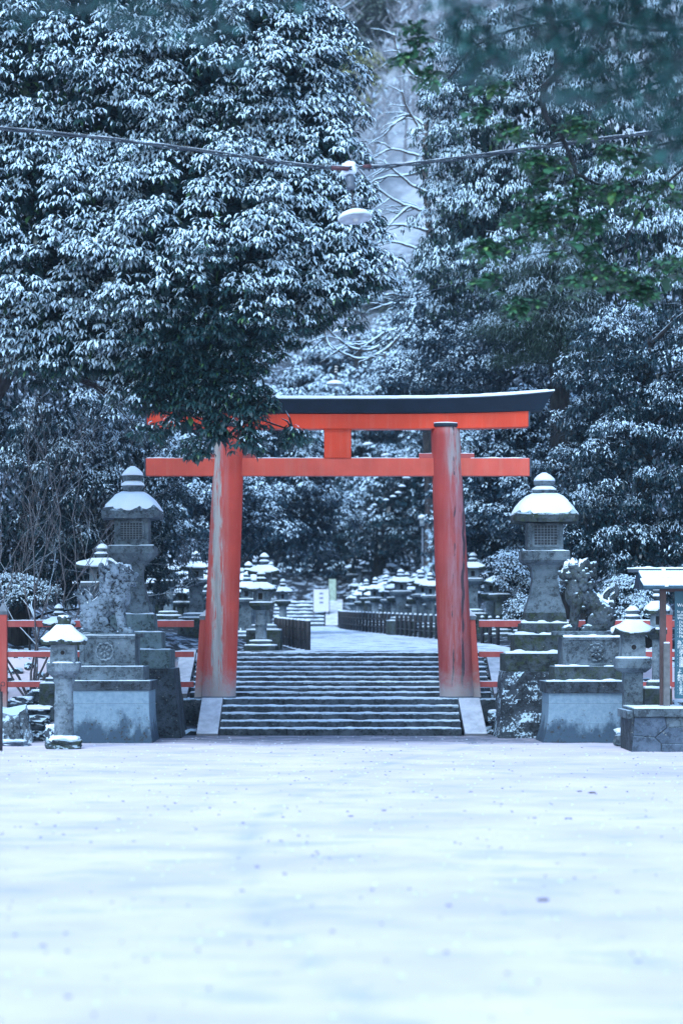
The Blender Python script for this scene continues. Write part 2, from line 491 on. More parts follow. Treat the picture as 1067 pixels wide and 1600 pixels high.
def crown(parent, blobs, mat, puff=.6, gap=.75, nw=34, nl=8, L=.15, Wd=.04, snow=1.0, snowfn=None, backcull=.75,
          e1=(-35, 5), e2=(-85, -45), wr=.05, inner=1.0, name='crown', flat=.6, lowcut=-.55, bare=.0, hang=False, voids=.25):
    """blobs = [(centre, (rx,ry,rz))]. Puffs on each ellipsoid; whorls of leaves on every puff."""
    PC = []; PD = []
    bc = np.array([list(b[0]) for b in blobs]); br = np.array([b[1] for b in blobs])
    for bi in range(len(blobs)):
        r = br[bi]; area = 4 * math.pi * ((r[0] * r[1]) ** 1.6 / 3 + (r[0] * r[2]) ** 1.6 / 3 + (r[1] * r[2]) ** 1.6 / 3) ** (1 / 1.6)
        n = int(area / (gap * gap)) + 3
        i = np.arange(n) + .5
        ph = np.arccos(1 - 2 * i / n); th = math.pi * (1 + 5 ** .5) * i + NP.random() * 6
        d = np.stack([np.cos(th) * np.sin(ph), np.sin(th) * np.sin(ph), np.cos(ph)], 1)
        d = norm(d + NP.normal(0, .12, d.shape))
        keep = (d[:, 1] < .3) | (NP.random(n) > backcull)
        keep &= (d[:, 2] > lowcut) | (NP.random(n) > .6)
        keep &= NP.random(n) > voids * .5
        d = d[keep]
        rr = (.82 + .3 * NP.random(len(d)))[:, None]
        c = bc[bi] + d * r * rr
        q = np.ones(len(c), bool)
        for bj in range(len(blobs)):
            if bj != bi: q &= (((c - bc[bj]) / br[bj]) ** 2).sum(1) > .55
        PC.append(c[q]); PD.append(d[q])
    PC = np.concatenate(PC); PD = np.concatenate(PD); npf = len(PC)
    pr = puff * (.65 + .7 * NP.random(npf))
    # whorls
    d = norm(NP.normal(0, 1, (npf, nw, 3)))
    d[:, :, 2] = np.where(d[:, :, 2] < -.25, -d[:, :, 2], d[:, :, 2])
    d = norm(d + PD[:, None, :] * .45)
    wc = PC[:, None, :] + d * pr[:, None, None] * np.array([1, 1, flat]) * (.75 + .35 * NP.random((npf, nw, 1)))
    wc[:, :, 2] -= (pr[:, None] * .35) * (d[:, :, 0] ** 2 + d[:, :, 1] ** 2)
    wc = wc.reshape(-1, 3); wd = d.reshape(-1, 3); psn = NP.random(npf).repeat(nw); ptint = NP.random(npf).repeat(nw)
    # patchy exposure: low-frequency field
    f = 0.5 + .5 * np.sin(wc[:, 0] * 1.3 + 1.7 * np.sin(wc[:, 2] * .9)) * np.sin(wc[:, 2] * 1.1 + wc[:, 0] * .6 + .7)
    sn = snow * (np.clip((wd[:, 2] + .15) * 1.15, 0, 1) * .6 + .4) * (.62 + .45 * psn) * (.85 + .25 * f)
    if snowfn is not None: sn = sn * snowfn(wc)
    nwt = len(wc)
    if bare:
        k = NP.random(nwt) > bare; wc = wc[k]; wd = wd[k]; sn = sn[k]; ptint = ptint[k]; nwt = len(wc)
    az = (NP.random((nwt, 1)) * 6.28 + np.arange(nl)[None, :] * 6.283 / nl + NP.normal(0, .35, (nwt, nl)))
    ld = np.stack([np.cos(az), np.sin(az), np.zeros_like(az)], 2) + wd[:, None, :] * np.array([.5, .5, .25])
    if hang: ld = ld + NP.normal(0, .3, ld.shape)
    lc = wc[:, None, :] + norm(ld) * wr * NP.random((nwt, nl, 1)) + NP.normal(0, wr * .5, (nwt, nl, 3))
    ls = (sn[:, None] * (.8 + .4 * NP.random((nwt, nl)))).reshape(-1)
    lt = np.clip(ptint[:, None] * .6 + .4 * NP.random((nwt, nl)), 0, 1).reshape(-1)
    C = lc.reshape(-1, 3); D = ld.reshape(-1, 3)
    LL = np.full(len(C), L); WW = np.full(len(C), Wd)
    if inner > 0:
        sf_in = 1.0
        # unsnowed leaves deeper inside close the crown
        ni = int(npf * nw * 1.1 * inner)
        k = NP.integers(0, len(blobs), ni); dd = norm(NP.normal(0, 1, (ni, 3))); dd[:, 1] = np.where(dd[:, 1] > .2, -dd[:, 1], dd[:, 1])
        ci = bc[k] + dd * br[k] * (.45 + .45 * NP.random((ni, 1)))
        C = np.concatenate([C, ci]); D = np.concatenate([D, norm(NP.normal(0, 1, (ni, 3)))])
        ls = np.concatenate([ls, np.where(NP.random(ni) < .35, NP.random(ni) * .5, 0) * min(1, snow)  * (sf_in if snowfn is None else snowfn(ci))]); lt = np.concatenate([lt, NP.random(ni) * .5])
        LL = np.concatenate([LL, np.full(ni, L * 1.9)]); WW = np.concatenate([WW, np.full(ni, Wd * 2.4)])
    leaves_mesh(name, C, D, ls, lt, LL, WW, mat, parent, e1, e2)
    return PC, pr

def limbs(parent, trunk_pts, trunk_r, targets, mat, r0=.09, name='trunk', sag=.3, seed=1, nn=6, minz=None):
    rd = random.Random(seed)
    mb = MB()
    tp = curve_pts(trunk_pts, 6)
    n = len(tp)
    mb.tube(tp, [trunk_r * (1 - .75 * i / (n - 1)) for i in range(n)], 12)
    for t in targets:
        t = Vector(t)
        if minz is not None and t.z < 3: continue
        # leave the trunk a bit below the target
        cand = [(abs(p.z - (t.z - (t - p).length * .2)) + (50 if minz is not None and p.z < minz else 0), i) for i, p in enumerate(tp)]
        i = min(cand)[1]; p = tp[i]
        mid = p.lerp(t, .5) + Vector((rd.uniform(-.3, .3), rd.uniform(-.3, .3), sag * rd.uniform(.2, 1)))
        rr = min(trunk_r * (1 - .75 * i / (n - 1)) * .6, r0 * rd.uniform(.6, 1.2))
        cp = curve_pts([p, p.lerp(mid, .5) + Vector((rd.uniform(-.15, .15), 0, rd.uniform(-.1, .2))), mid, t], 4)
        mb.tube(cp, [rr * (1 - .85 * k / (len(cp) - 1)) for k in range(len(cp))], nn)
        for _ in range(3):
            k = rd.randrange(len(cp) // 2, len(cp)); q = cp[k]
            e = q + Vector((rd.uniform(-.6, .6), rd.uniform(-.6, .4), rd.uniform(-.1, .5)))
            mb.tube([q, q.lerp(e, .5) + Vector((0, 0, .06)), e], [rr * .3, rr * .2, rr * .08], 4)
    return mb.build(name, mat, parent, recalc=False)

exec_marks = None
# ------------------------------------------------------------------ terrain
def interp(x, xs, ys): return float(np.interp(x, xs, ys))
def path_l(y): return interp(y, [4, 5, 12, 30, 54], [-3.2, -1.0, -1.6, -2.2, -2.9])
def path_r(y): return interp(y, [4, 6, 13, 18, 43, 54], [3.4, 4.2, 3.95, 3.2, .15, -.3])
def sst(a, b, x):
    t = max(0, min(1, (x - a) / (b - a))); return t * t * (3 - 2 * t)
def gz(x, y):
    if y < -9: return 0.0 + (sst(14, 30, abs(x)) * 2.0)
    e = sst(-.9, 4.0, y) * 1.65
    if y < 4.4 and abs(x) < 6: e = sst(-.9, 3.6, y) * 1.5
    if abs(x) < 2.8 and y < 4.3: e = -.25 if -1.35 < y < 0 else (0 if y < 0 else min(e, .35))
    if abs(x) < 3.8 and .3 < y < 4.3: e = min(e, .55 + (y - .9) * .27)
    z = e
    if y > 4.2:
        z = 1.65 + .017 * (y - 4.2)
        off = max(0, path_l(y) - x, x - path_r(y))
        z += (.12 * off + .35 * max(0, off - 6)) * sst(4.5, 12, y)
    if y > 62: z += min(80, .58 * (y - 62) * sst(62, 75, y))
    elif y > 55 : z += 1.0 * sst(55, 60, y)
    if y > 62: z += 1.0
    if y <= 4.4 : z += .3 * max(0, abs(x) - 9) * sst(-9, -1, y) + sst(14, 30, abs(x)) * 2.0 * (1 - sst(-9, -1, y))
    return z

def grid_mesh(name, xs, ys, zf, mat, smooth=True):
    nx, ny = len(xs), len(ys)
    vs = [(x, y, zf(x, y)) for y in ys for x in xs]
    fs = [(j * nx + i, j * nx + i + 1, (j + 1) * nx + i + 1, (j + 1) * nx + i) for j in range(ny - 1) for i in range(nx - 1)]
    me = bpy.data.meshes.new(name); me.from_pydata(vs, [], fs)
    me.polygons.foreach_set('use_smooth', [smooth] * len(fs))
    me.materials.append(mat); me.update()
    return link_mesh(name, me)

# a trail of footprints wanders up the yard
TRAIL = curve_pts([(1.1, -41, 0), (.35, -38.4, 0), (-.62, -32.5, 0), (-.9, -27.5, 0), (-.72, -22, 0), (.2, -15.5, 0), (1.15, -10.5, 0), (2.35, -6.5, 0), (2.5, -3, 0)], 10)
def yard_z(x, y):
    z = gz(x, y)
    if y < 2 and abs(x) < 16:
        z += .010 * fbm(x * 1.1, y * .7) + .007 * fbm(x * 4, y * 3, 3.3, 2)
    elif y >= 2:
        off = max(0, path_l(y) - x, x - path_r(y))
        z += min(1, off) * (.18 * fbm(x * .8, y * .8, 7, 3))
    return z

def ground_mat():
    m = NT('yard_snow_and_forest_floor'); p = m.pos(); sp = m.n('SeparateXYZ'); m.put(sp.inputs[0], p)
    n0 = m.noise(.5, 4, .6, p); n1 = m.noise(5, 5, .65, p); n2 = m.noise(26, 4, .6, p)
    snow = m.mix(m.step(n0, .3, .7), (.49, .462, .53), (.64, .585, .655))
    # thin trodden patches and frozen grit
    st = m.noise(1.6, 5, .65, m.scaled(p, .55, 1.0, 1), .5)
    snow = m.mix(m.math('MULTIPLY', m.step(st, .50, .68), .5), snow, (.30, .355, .43))
    grit = m.math('MULTIPLY', m.step(m.noise(7, 5, .7, p), .67, .72), .55)
    snow = m.mix(grit, snow, (.14, .14, .17))
    fine = m.math('MULTIPLY', m.step(m.noise(19, 4, .7, p), .58, .68), .30)
    snow = m.mix(fine, snow, (.32, .37, .44))
    tr_ = m.n('Attribute', attribute_name='track').outputs['Fac']
    snow = m.mix(m.math('MULTIPLY', tr_, .8), snow, (.30, .36, .45))
    # paving showing through near the foot of the steps
    yy = m.math('ADD', sp.outputs[1], m.math('MULTIPLY', m.math('SUBTRACT', m.noise(1.1, 4, .6, m.scaled(p, .35, 1, 1)), .5), 3.4))
    near = m.math('MULTIPLY', m.step(yy, -6.4, -3.6), m.step(sp.outputs[1], 1.2, .6))
    bare = m.math('MULTIPLY', near, m.step(m.noise(3.0, 6, .75, m.scaled(p, .4, 1.3, 1)), .36, .52))
    snow = m.mix(m.math('MULTIPLY', bare, .85), snow, (.06, .095, .14))
    # forest floor further in: litter between snow, snow colour darkened for canopy shade
    fl = m.step(m.noise(2.4, 6, .7, p), .51, .60)
    floor = m.mix(fl, (.014, .020, .028), (.34, .44, .56))
    k = m.step(sp.outputs[1], 3.4, 4.6)
    c = m.mix(k, snow, floor)
    far = m.step(sp.outputs[1], 80, 110)
    c = m.mix(far, c, m.mix(m.step(m.noise(.25, 6, .7, p), .4, .6), (.16, .19, .23), (.36, .42, .48)))  # far slope paled toward blue, distance haze put into its colour
    h = m.math('ADD', m.math('MULTIPLY', n1, .8), m.math('MULTIPLY', n2, .25))
    m.bump(h, .5, .05)
    return m.out(c, .85, .2)
GM = ground_mat()
xs = sorted(set([-400, -250, -150, -100, -70, -50, -38, -30, -25, -21, -18, -15.5, -13.5, -12, -11] + [round(-10 + .2 * i, 3) for i in range(101)] + [round(-2.9 + .2 * i, 3) for i in range(30)] + [11, 12, 13.5, 15.5, 18, 21, 25, 30, 38, 50, 70, 100, 150, 250, 400]))
ys = sorted(set([-400, -250, -150, -100, -80, -65, -55] + [round(-50 + .4 * i, 3) for i in range(100)] + [round(-10 + .2 * i, 3) for i in range(90)] + [8 + .8 * i for i in range(70)] + [64 + 4 * i for i in range(50)] + [270, 300, 350, 400]))
ground = grid_mesh('ground', xs, ys, yard_z, GM)
tag(ground, kind='structure')

# snow-covered approach path above the steps
pv = NT('path_snow'); pp = pv.pos(); pn = pv.noise(2.2, 5, .7, pv.scaled(pp, 1, .35, 1)); pn2 = pv.noise(20, 4, .6, pp)
pc = pv.mix(pv.step(pn, .45, .68), (.52, .62, .74), (.22, .29, .38)); pv.bump(pn2, .5, .03)
PATHM = pv.out(pc, .85, .2)
vs = []; fs = []; yl = [4.36 + i * .6 for i in range(84)]
for j, y in enumerate(yl):
    for i in range(9):
        x = path_l(y) + (path_r(y) - path_l(y)) * i / 8
        vs.append((x, y, yard_z(x, y) + .03 + .008 * fbm(x * 2, y * 2)))
for j in range(len(yl) - 1):
    for i in range(8):
        a = j * 9 + i; fs.append((a, a + 1, a + 10, a + 9))
mb = MB(); mb.add(vs, fs, 0, True)
path = mb.build('path', PATHM, recalc=False); tag(path, kind='structure')

# small snow lumps, twigs and dark droppings scattered on the yard
mb = MB()
for i in range(1500):
    y = -44 + 42 * RD.random() ** .6; x = RD.uniform(-1, 1) * (y + 50) * .15
    r = RD.uniform(.005, .013)
    mb.rock((x, y, .012), (r * RD.uniform(.8, 2.2), r, r * .6), seed=i, mi=0 if RD.random() < .6 else 1, sub=1)
for (px, py, w) in [(548, 1277, 10), (735, 1239, 9), (600, 1268, 9), (905, 1238, 10), (848, 1408, 22), (783, 1258, 6), (835, 1280, 8), (888, 1281, 14), (166, 1531, 8), (190, 1475, 7), (235, 1276, 5), (495, 1333, 7), (912, 1337, 6), (925, 1240, 14)]:
    d = EYE * FPX / (py - 1000); x = (px - 533.5) * d / FPX; r = w * d / FPX * .5
    mb.rock((x, d - 50, .01), (r, r * .7, r * .22), seed=py, mi=1, sub=2)
lt = mb.build('ground_litter', [M['snow'], simple('dark_litter', (.12, .11, .12), .8)], recalc=False)
tag(lt, 'small clods, leaves and twigs scattered over the snowy yard', 'litter', kind='stuff')

# the faint trodden track: a soft worn line across the snow
tk = ground.data.attributes.new('track', 'FLOAT', 'POINT')
TA = np.array([[p.x, p.y] for p in TRAIL]); vals = []
for v in ground.data.vertices:
    x, y = v.co.x, v.co.y
    if -46 < y < -2 and abs(x) < 4:
        d = np.sqrt(((TA - np.array([x, y])) ** 2 * np.array([1, .35])).sum(1).min())
        w = .09 + .03 * fbm(x, y * .6, 4); k = max(0, 1 - d / (w * 2.0)) * max(0, min(1, .75 + 1.2 * fbm(x * 1.5, y * .7, 9)))
        vals.append(k); v.co.z -= .012 * k
    else: vals.append(0.0)
tk.data.foreach_set('value', vals)

# ------------------------------------------------------------------ steps
def snow_strip(mb, x0, x1, y0, y1, z, th=.03, seed=0, nx=None, ramp=0.0):
    """lumpy snow lying on a tread: irregular front edge, varying depth"""
    nx = nx or int((x1 - x0) / .05); rows = 5
    vs = []
    for j in range(rows):
        t = j / (rows - 1)
        for i in range(nx + 1):
            x = x0 + (x1 - x0) * i / nx
            e = .5 + .9 * noise.fractal(Vector((x * 2.3 + seed, seed * 1.7, 0)), 1, 2, 4)
            h = th * max(.12, min(1.6, .75 + 1.1 * noise.fractal(Vector((x * 3.1 + seed * 2, t * 2, 4)), 1, 2, 3)))
            fy = y0 - .010 + .11 * max(0, min(1, e - .15))
            yy = fy + (y1 - fy) * t
            zz = z + (h if 0 < j else h * .35) + ramp * (yy - y0)
            vs.append((x, yy, zz))
    for i in range(nx + 1):
        v = vs[i]; vs.append((v[0], v[1] + .004, z - .004))
    fs = []
    w = nx + 1
    for j in range(rows - 1):
        for i in range(nx): fs.append((j * w + i, j * w + i + 1, (j + 1) * w + i + 1, (j + 1) * w + i))
    b = rows * w
    for i in range(nx): fs.append((b + i, b + i + 1, i + 1, i))
    mb.add(vs, fs, 0, True)

def stair(name, label, cx, hw, y0, z0, n, rise, tread, group=None, snow_th=.020, last=None, joints=True):
    t = thing(name, (cx, y0, z0), label, 'stairs')
    for k in range(n):
        mb = MB(); d = tread if k < n - 1 else (last or tread)
        # each course is a row of long stones
        x = -hw; cuts = [-hw]
        while x < hw - 1.2:
            x += RD.uniform(.9, 1.9); cuts.append(min(x, hw))
        cuts[-1] = hw
        for a, b in zip(cuts, cuts[1:]):
            dy = RD.uniform(-.022, .022); dz = RD.uniform(-.012, .006)
            mb.box(a + .004, b - .004, k * tread + dy, k * tread + d + .10, k * rise - .14, (k + 1) * rise + dz)
        st = mb.build('step', M['stair'], t, bevel=.014)
        ms = MB(); snow_strip(ms, -hw + .02, hw - .02, k * tread, k * tread + d + .02, (k + 1) * rise + .004, snow_th, seed=k * 3.1 + z0 * 7)
        ms.build('snow', M['snow'], st, recalc=False)
    return t
lower = stair('stone_staircase', 'lower flight of five dark granite steps dusted with snow before the red gate', -.02, 2.45, -1.5, 0, 5, .1426, .33, last=1.25)
for (a, b) in ((-3.35, -2.47), (2.43, 3.31)):
    mb = MB(); mb.box(a, b, -.14, 1.0, .25, .705); mb.build('landing', M['stair'], lower, (.02, 1.5, 0), bevel=.02)
upper = stair('stone_staircase', 'upper flight of nine shallow granite steps with snowy treads between the gate pillars', -.02, 3.2, .9, .713, 9, .104, .38, last=.5)

def ramp(label, x0, x1, y0, z0, y1, z1, shift=0.0):
    mb = MB(); th = .16; cx = (x0 + x1) / 2; h = (x1 - x0) / 2
    mb.hexa([(-h + shift, 0, -th), (h + shift, 0, -th), (h, y1 - y0, z1 - z0 - th), (-h, y1 - y0, z1 - z0 - th)],
            [(-h + shift, 0, 0), (h + shift, 0, 0), (h, y1 - y0, z1 - z0), (-h, y1 - y0, z1 - z0)])
    o = mb.build('stair_ramp_slab', RAMPM, None, (cx, y0, z0), bevel=.02)
    tag(o, label, 'stone slab')
    return o
rm = NT('frosted_slab'); rp = rm.pos(); rn = rm.noise(3, 5, .7, rp); rn2 = rm.noise(30, 4, .6, rp)
rc = rm.mix(rm.step(rn, .35, .65), (.60, .65, .72), (.40, .45, .52)); rc = rm.mix(rm.step(rm.nz(), .5, .75), (.15, .16, .18), rc); rm.bump(rn2, .35, .01)
RAMPM = rm.out(rc, .85, .2)
ramp('smooth frosted stone ramp slab at the left foot of the lower steps', -2.90, -2.46, -1.62, .05, -.12, .74, -.03)
ramp('smooth frosted stone ramp slab at the right foot of the lower steps', 2.42, 2.87, -1.62, .05, -.12, .74, .07)
ramp('snowy stone ramp slab beside the upper steps, behind the fence rails left of the gate', -3.62, -3.27, 1.0, .80, 4.1, 1.72)
ramp('snowy stone ramp slab beside the upper steps, behind the fence rails right of the gate', 3.24, 3.62, 1.0, .80, 4.1, 1.72)

# ------------------------------------------------------------------ torii gate
TY = .3
GX = -.08
torii = thing('torii_gate', (GX, TY, .713), 'large vermilion wooden torii gate with dark curved top beam, astride the stone steps', 'gate')
def gpt(px, py):
    w = W(px, py, TY); return (w.x - GX, w.z - .713)
def pillar(sgn, mat, name='pillar'):
    bx = sgn * S(185.5, TY); tx = sgn * S(168, TY)
    top = gpt(0, 667)[1]
    mb = MB(); n = 32; rows = 30; vs = []
    for j in range(rows + 1):
        t = j / rows; z = top * t
        r = S(26.3, TY) * (1 - t) + S(22.6, TY) * t + .012 * math.sin(t * math.pi)
        cx = 0 + (tx - bx) * (t ** 1.06)
        for k in range(n):
            a = 2 * math.pi * k / n; vs.append((cx + r * math.cos(a), r * math.sin(a), z))
    fs = [(j * n + k, j * n + (k + 1) % n, (j + 1) * n + (k + 1) % n, (j + 1) * n + k) for j in range(rows) for k in range(n)]
    fs.append(tuple(range(rows * n, rows * n + n))); mb.add(vs, fs, 0, True)
    p = mb.build(name, mat, torii, (bx, 0, 0), recalc=True)
    ms = MB(); r = S(26.3, TY) + .008
    ms.lathe([(r, -.06), (r + .002, .035), (r - .004, .045)], 32, c=(0, 0, 0), smooth=True)
    ms.build('base_ring', M['metal_grey'], p)
    mr = MB(); r = S(22.6, TY) + .012
    mr.lathe([(r, top - .015), (r + .008, top), (r + .008, top + .05), (r, top + .06)], 32, c=(tx - bx, 0, 0), smooth=True)
    ring = mr.build('cap_ring', M['cap_dark'], p)
    mr = MB(); mr.lathe([(r + .012, top + .058), (r + .010, top + .075), (r - .05, top + .085)], 32, c=(tx - bx, 0, 0), smooth=True, jit=.04)
    mr.build('snow', M['snow'], ring)
    return p
PL = pillar(-1, M['red_l']); PR = pillar(1, M['red_r'])
PL['label'] = 'red pillar with long pale streak where the paint has peeled'
PR['label'] = 'faded red pillar with dark vertical cracks'

def beam(name, mat, half_w, z_of, zh_of, hy0, hy1, slant=0.0, n=40, parent=None, mi_top=None):
    """curved beam: z_of(x) underside, zh_of(x) top; hy0/hy1 half depth bottom/top; slant = extra length at the top"""
    mb = MB(); vs = []
    for i in range(n + 1):
        t = -1 + 2 * i / n
        xb = t * half_w; xt = t * (half_w + slant)
        vs += [(xb, -hy0, z_of(xb)), (xb, hy0, z_of(xb)), (xt, hy1, zh_of(xt)), (xt, -hy1, zh_of(xt))]
    fs = []
    for i in range(n):
        a = i * 4
        for k in range(4): fs.append((a + k, a + (k + 1) % 4, a + 4 + (k + 1) % 4, a + 4 + k))
    fs.append((0, 1, 2, 3)); fs.append((n * 4, n * 4 + 1, n * 4 + 2, n * 4 + 3))
    mb.add(vs, fs)
    return mb.build(name, mat, parent or torii, bevel=.008)
z671 = gpt(0, 671)[1]; z648 = gpt(0, 648)[1]; z629 = gpt(0, 629)[1]; z622 = gpt(0, 622)[1]
def sweep(x, amt, half=4.45): 
    return amt * (abs(x) / half) ** 3.2
SW_B = S(5.5, TY); SW_T = S(11.5, TY)
lin = beam('lintel', M['red_beam'], S(297, TY), lambda x: z671 + sweep(x, SW_B * .6, 3.98), lambda x: z648 + sweep(x, SW_B * .85, 3.98), .20, .22)
for sg in (-1, 1):
    mb = MB(); X = S(297, TY) + .012
    mb.frus(sg * X, 0, z671 + SW_B * .6 - .01, z648 + SW_B * .85, .016, .215, .016, .235)
    mb.build('end_cap', M['cap_edge'], lin, bevel=.004)
kas = beam('top_beam', M['cap_dark'], S(318, TY), lambda x: z648 + .012 + sweep(x, SW_B * .95), lambda x: z629 + .02 + sweep(x, SW_T), .26, .44, slant=S(16, TY))
# thin roof board then snow, following the curve
rb = beam('roof_board', M['cap_edge'], S(335, TY), lambda x: z629 + .022 + sweep(x, SW_T), lambda x: z629 + .045 + sweep(x, SW_T), .455, .455, slant=.01, parent=kas)
mb = MB(); n = 170; vs = []
for i in range(n + 1):
    x = (-1 + 2 * i / n) * S(336, TY)
    b = z629 + .046 + sweep(x, SW_T)
    h = (.060 + .010 * fbm(x * 1.3, 2.2) + .006 * fbm(x * 6, 1.1)) * (1 if 2 < i < n - 2 else .6)
    e = .012 * fbm(x * 3, 7.7)
    vs += [(x, -.45 + e, b - .004), (x, -.455 + e, b + h * .7), (x, -.41, b + h), (x, 0, b + h * 1.25), (x, .41, b + h), (x, .455, b)]
fs = []
for i in range(n):
    for k in range(5): a = i * 6 + k; fs.append((a, a + 6, a + 7, a + 1))
fs.append((0, 1, 2, 3, 4, 5)); fs.append(tuple(n * 6 + k for k in range(6)))
mb.add(vs, fs, 0, True); mb.build('snow', M['snow'], kas, recalc=True)
# strut
z717 = gpt(0, 716.5)[1]; z744 = gpt(0, 744)[1]
mb = MB(); mb.box(-S(21, TY), S(21, TY), -.15, .15, z717 + .002, z671 + .01); mb.build('strut', M['red_beam'], torii, bevel=.01)
mb = MB(); mb.box(-S(299, TY), S(299, TY), -.13, .13, z744, z717); nuki = mb.build('tie_beam', M['red_tie'], torii, bevel=.008)
for sg in (-1, 1):
    mb = MB(); X = S(299, TY); mb.box(min(sg * X, sg * (X + .035)), max(sg * X, sg * (X + .035)), -.14, .14, z744 - .008, z717 + .008)
    mb.build('end_cap', M['cap_edge'], nuki, bevel=.004)
mb = MB(); snow_strip(mb, -S(298, TY), -S(22, TY), -.13, .13, z717 + .002, .022, 3); snow_strip(mb, S(22, TY), S(298, TY), -.13, .13, z717 + .002, .022, 5)
mb.build('snow', M['snow'], nuki, recalc=False)
for sg in (-1, 1):
    for (a, b) in ((127, 150), (190, 213)):
        mb = MB(); x0, x1 = sorted((sg * S(a, TY), sg * S(b, TY))); mb.box(x0, x1, -.105, .105, z717 + .001, gpt(0, 709)[1])
        wd = mb.build('wedge', M['red_rail'], torii, bevel=.006)
        mb = MB(); snow_strip(mb, x0, x1, -.105, .105, gpt(0, 709)[1] + .002, .016, 3 + sg); mb.build('snow', M['snow'], wd, recalc=False)
# buttress posts outside the pillars
for sg in (-1, 1):
    mb = MB(); xb = sg * (S(214, TY)); xt = sg * (S(205, TY)); zt = gpt(0, 968)[1]
    w = .135
    b4 = [(xb - w, .02, 0), (xb + w, .02, 0), (xb + w, .30, 0), (xb - w, .30, 0)]
    t4 = [(xt - w, .02, zt), (xt + w, .02, zt), (xt + w, .30, zt), (xt - w, .30, zt)]
    mb.hexa(b4, t4)
    bp = mb.build('buttress_post', M['red_post'], torii, bevel=.012)
    mb = MB(); w2 = w + .015; mb.hexa([(xt - w2, .005, zt - .01), (xt + w2, .005, zt - .01), (xt + w2, .315, zt - .01), (xt - w2, .315, zt - .01)],
            [(xt - w2, .005, zt + .07), (xt + w2, .005, zt + .07), (xt + w2, .315, zt + .07), (xt - w2, .315, zt + .07)])
    cp = mb.build('post_cap', M['metal_grey'], bp, bevel=.005)
    mb = MB(); zi = zt + .071
    # snow wedge rising toward the pillar
    hi = [zi + .02, zi + .28] if sg < 0 else [zi + .28, zi + .02]
    mb.hexa([(xt - w2, .0, zi), (xt + w2, .0, zi), (xt + w2, .32, zi), (xt - w2, .32, zi)],
            [(xt - w2 + .01, .01, hi[0]), (xt + w2 - .01, .01, hi[1]), (xt + w2 - .01, .31, hi[1]), (xt - w2 + .01, .31, hi[0])])
    mb.build('snow', M['snow'], cp, bevel=.02)
    mb = MB(); mb.hexa([(xb - w - .01, .01, -.16), (xb + w + .01, .01, -.16), (xb + w + .01, .31, -.16), (xb - w - .01, .31, -.16)], [(xb - w - .01, .01, .03), (xb + w + .01, .01, .03), (xb + w + .01, .31, .03), (xb - w - .01, .31, .03)])
    mb.build('base_shoe', M['metal_grey'], bp, bevel=.005)

# ------------------------------------------------------------------ vermilion fence
FY = .55
def fence_run(label, px0, px1, posts, extend=0.0):
    a = W(px0, 1000, FY).x; b = W(px1, 1000, FY).x
    t = thing('wooden_fence', ((a + b) / 2, FY, gz((a + b) / 2, FY)), label, 'fence', 'vermilion fences beside the gate')
    z0 = gz((a + b) / 2, FY); ox = (a + b) / 2
    for (ya, yb) in ((970, 980), (1018.5, 1027), (1065.5, 1074)):
        za = W(0, yb, FY).z - z0; zb = W(0, ya, FY).z - z0
        mb = MB(); mb.box(a - ox, b - ox, -.05, .05, za, zb); r = mb.build('rail', M['red_rail'], t, bevel=.008)
        mb = MB(); snow_strip(mb, a - ox, b - ox, -.05, .05, zb + .002, .018, ya); mb.build('snow', M['snow'], r, recalc=False)
    for px in posts:
        x = W(px, 0, FY).x - ox; w = S(6.5, FY)
        mb = MB(); zt = W(0, 957, FY).z - z0; zb = W(0, 1098, FY).z - z0
        mb.box(x - w, x + w, -w, w, zb - .3, zt); p = mb.build('post', M['red_post'], t, bevel=.01)
        mb = MB(); mb.box(x - w - .012, x + w + .012, -w - .012, w + .012, zt - .05, zt + .02)
        mb.lathe([(w + .015, zt + .02), (.01, zt + .20)], 4, c=(x, 0, 0)); cp = mb.build('post_cap', M['metal_grey'], p)
    return t
fl = fence_run('vermilion rail fence running left from the gate behind the stone plinths', -160, 303, (5, -120))
fr = fence_run('vermilion rail fence running right from the gate behind the stone plinths', 748, 1200, (1043, 1160))
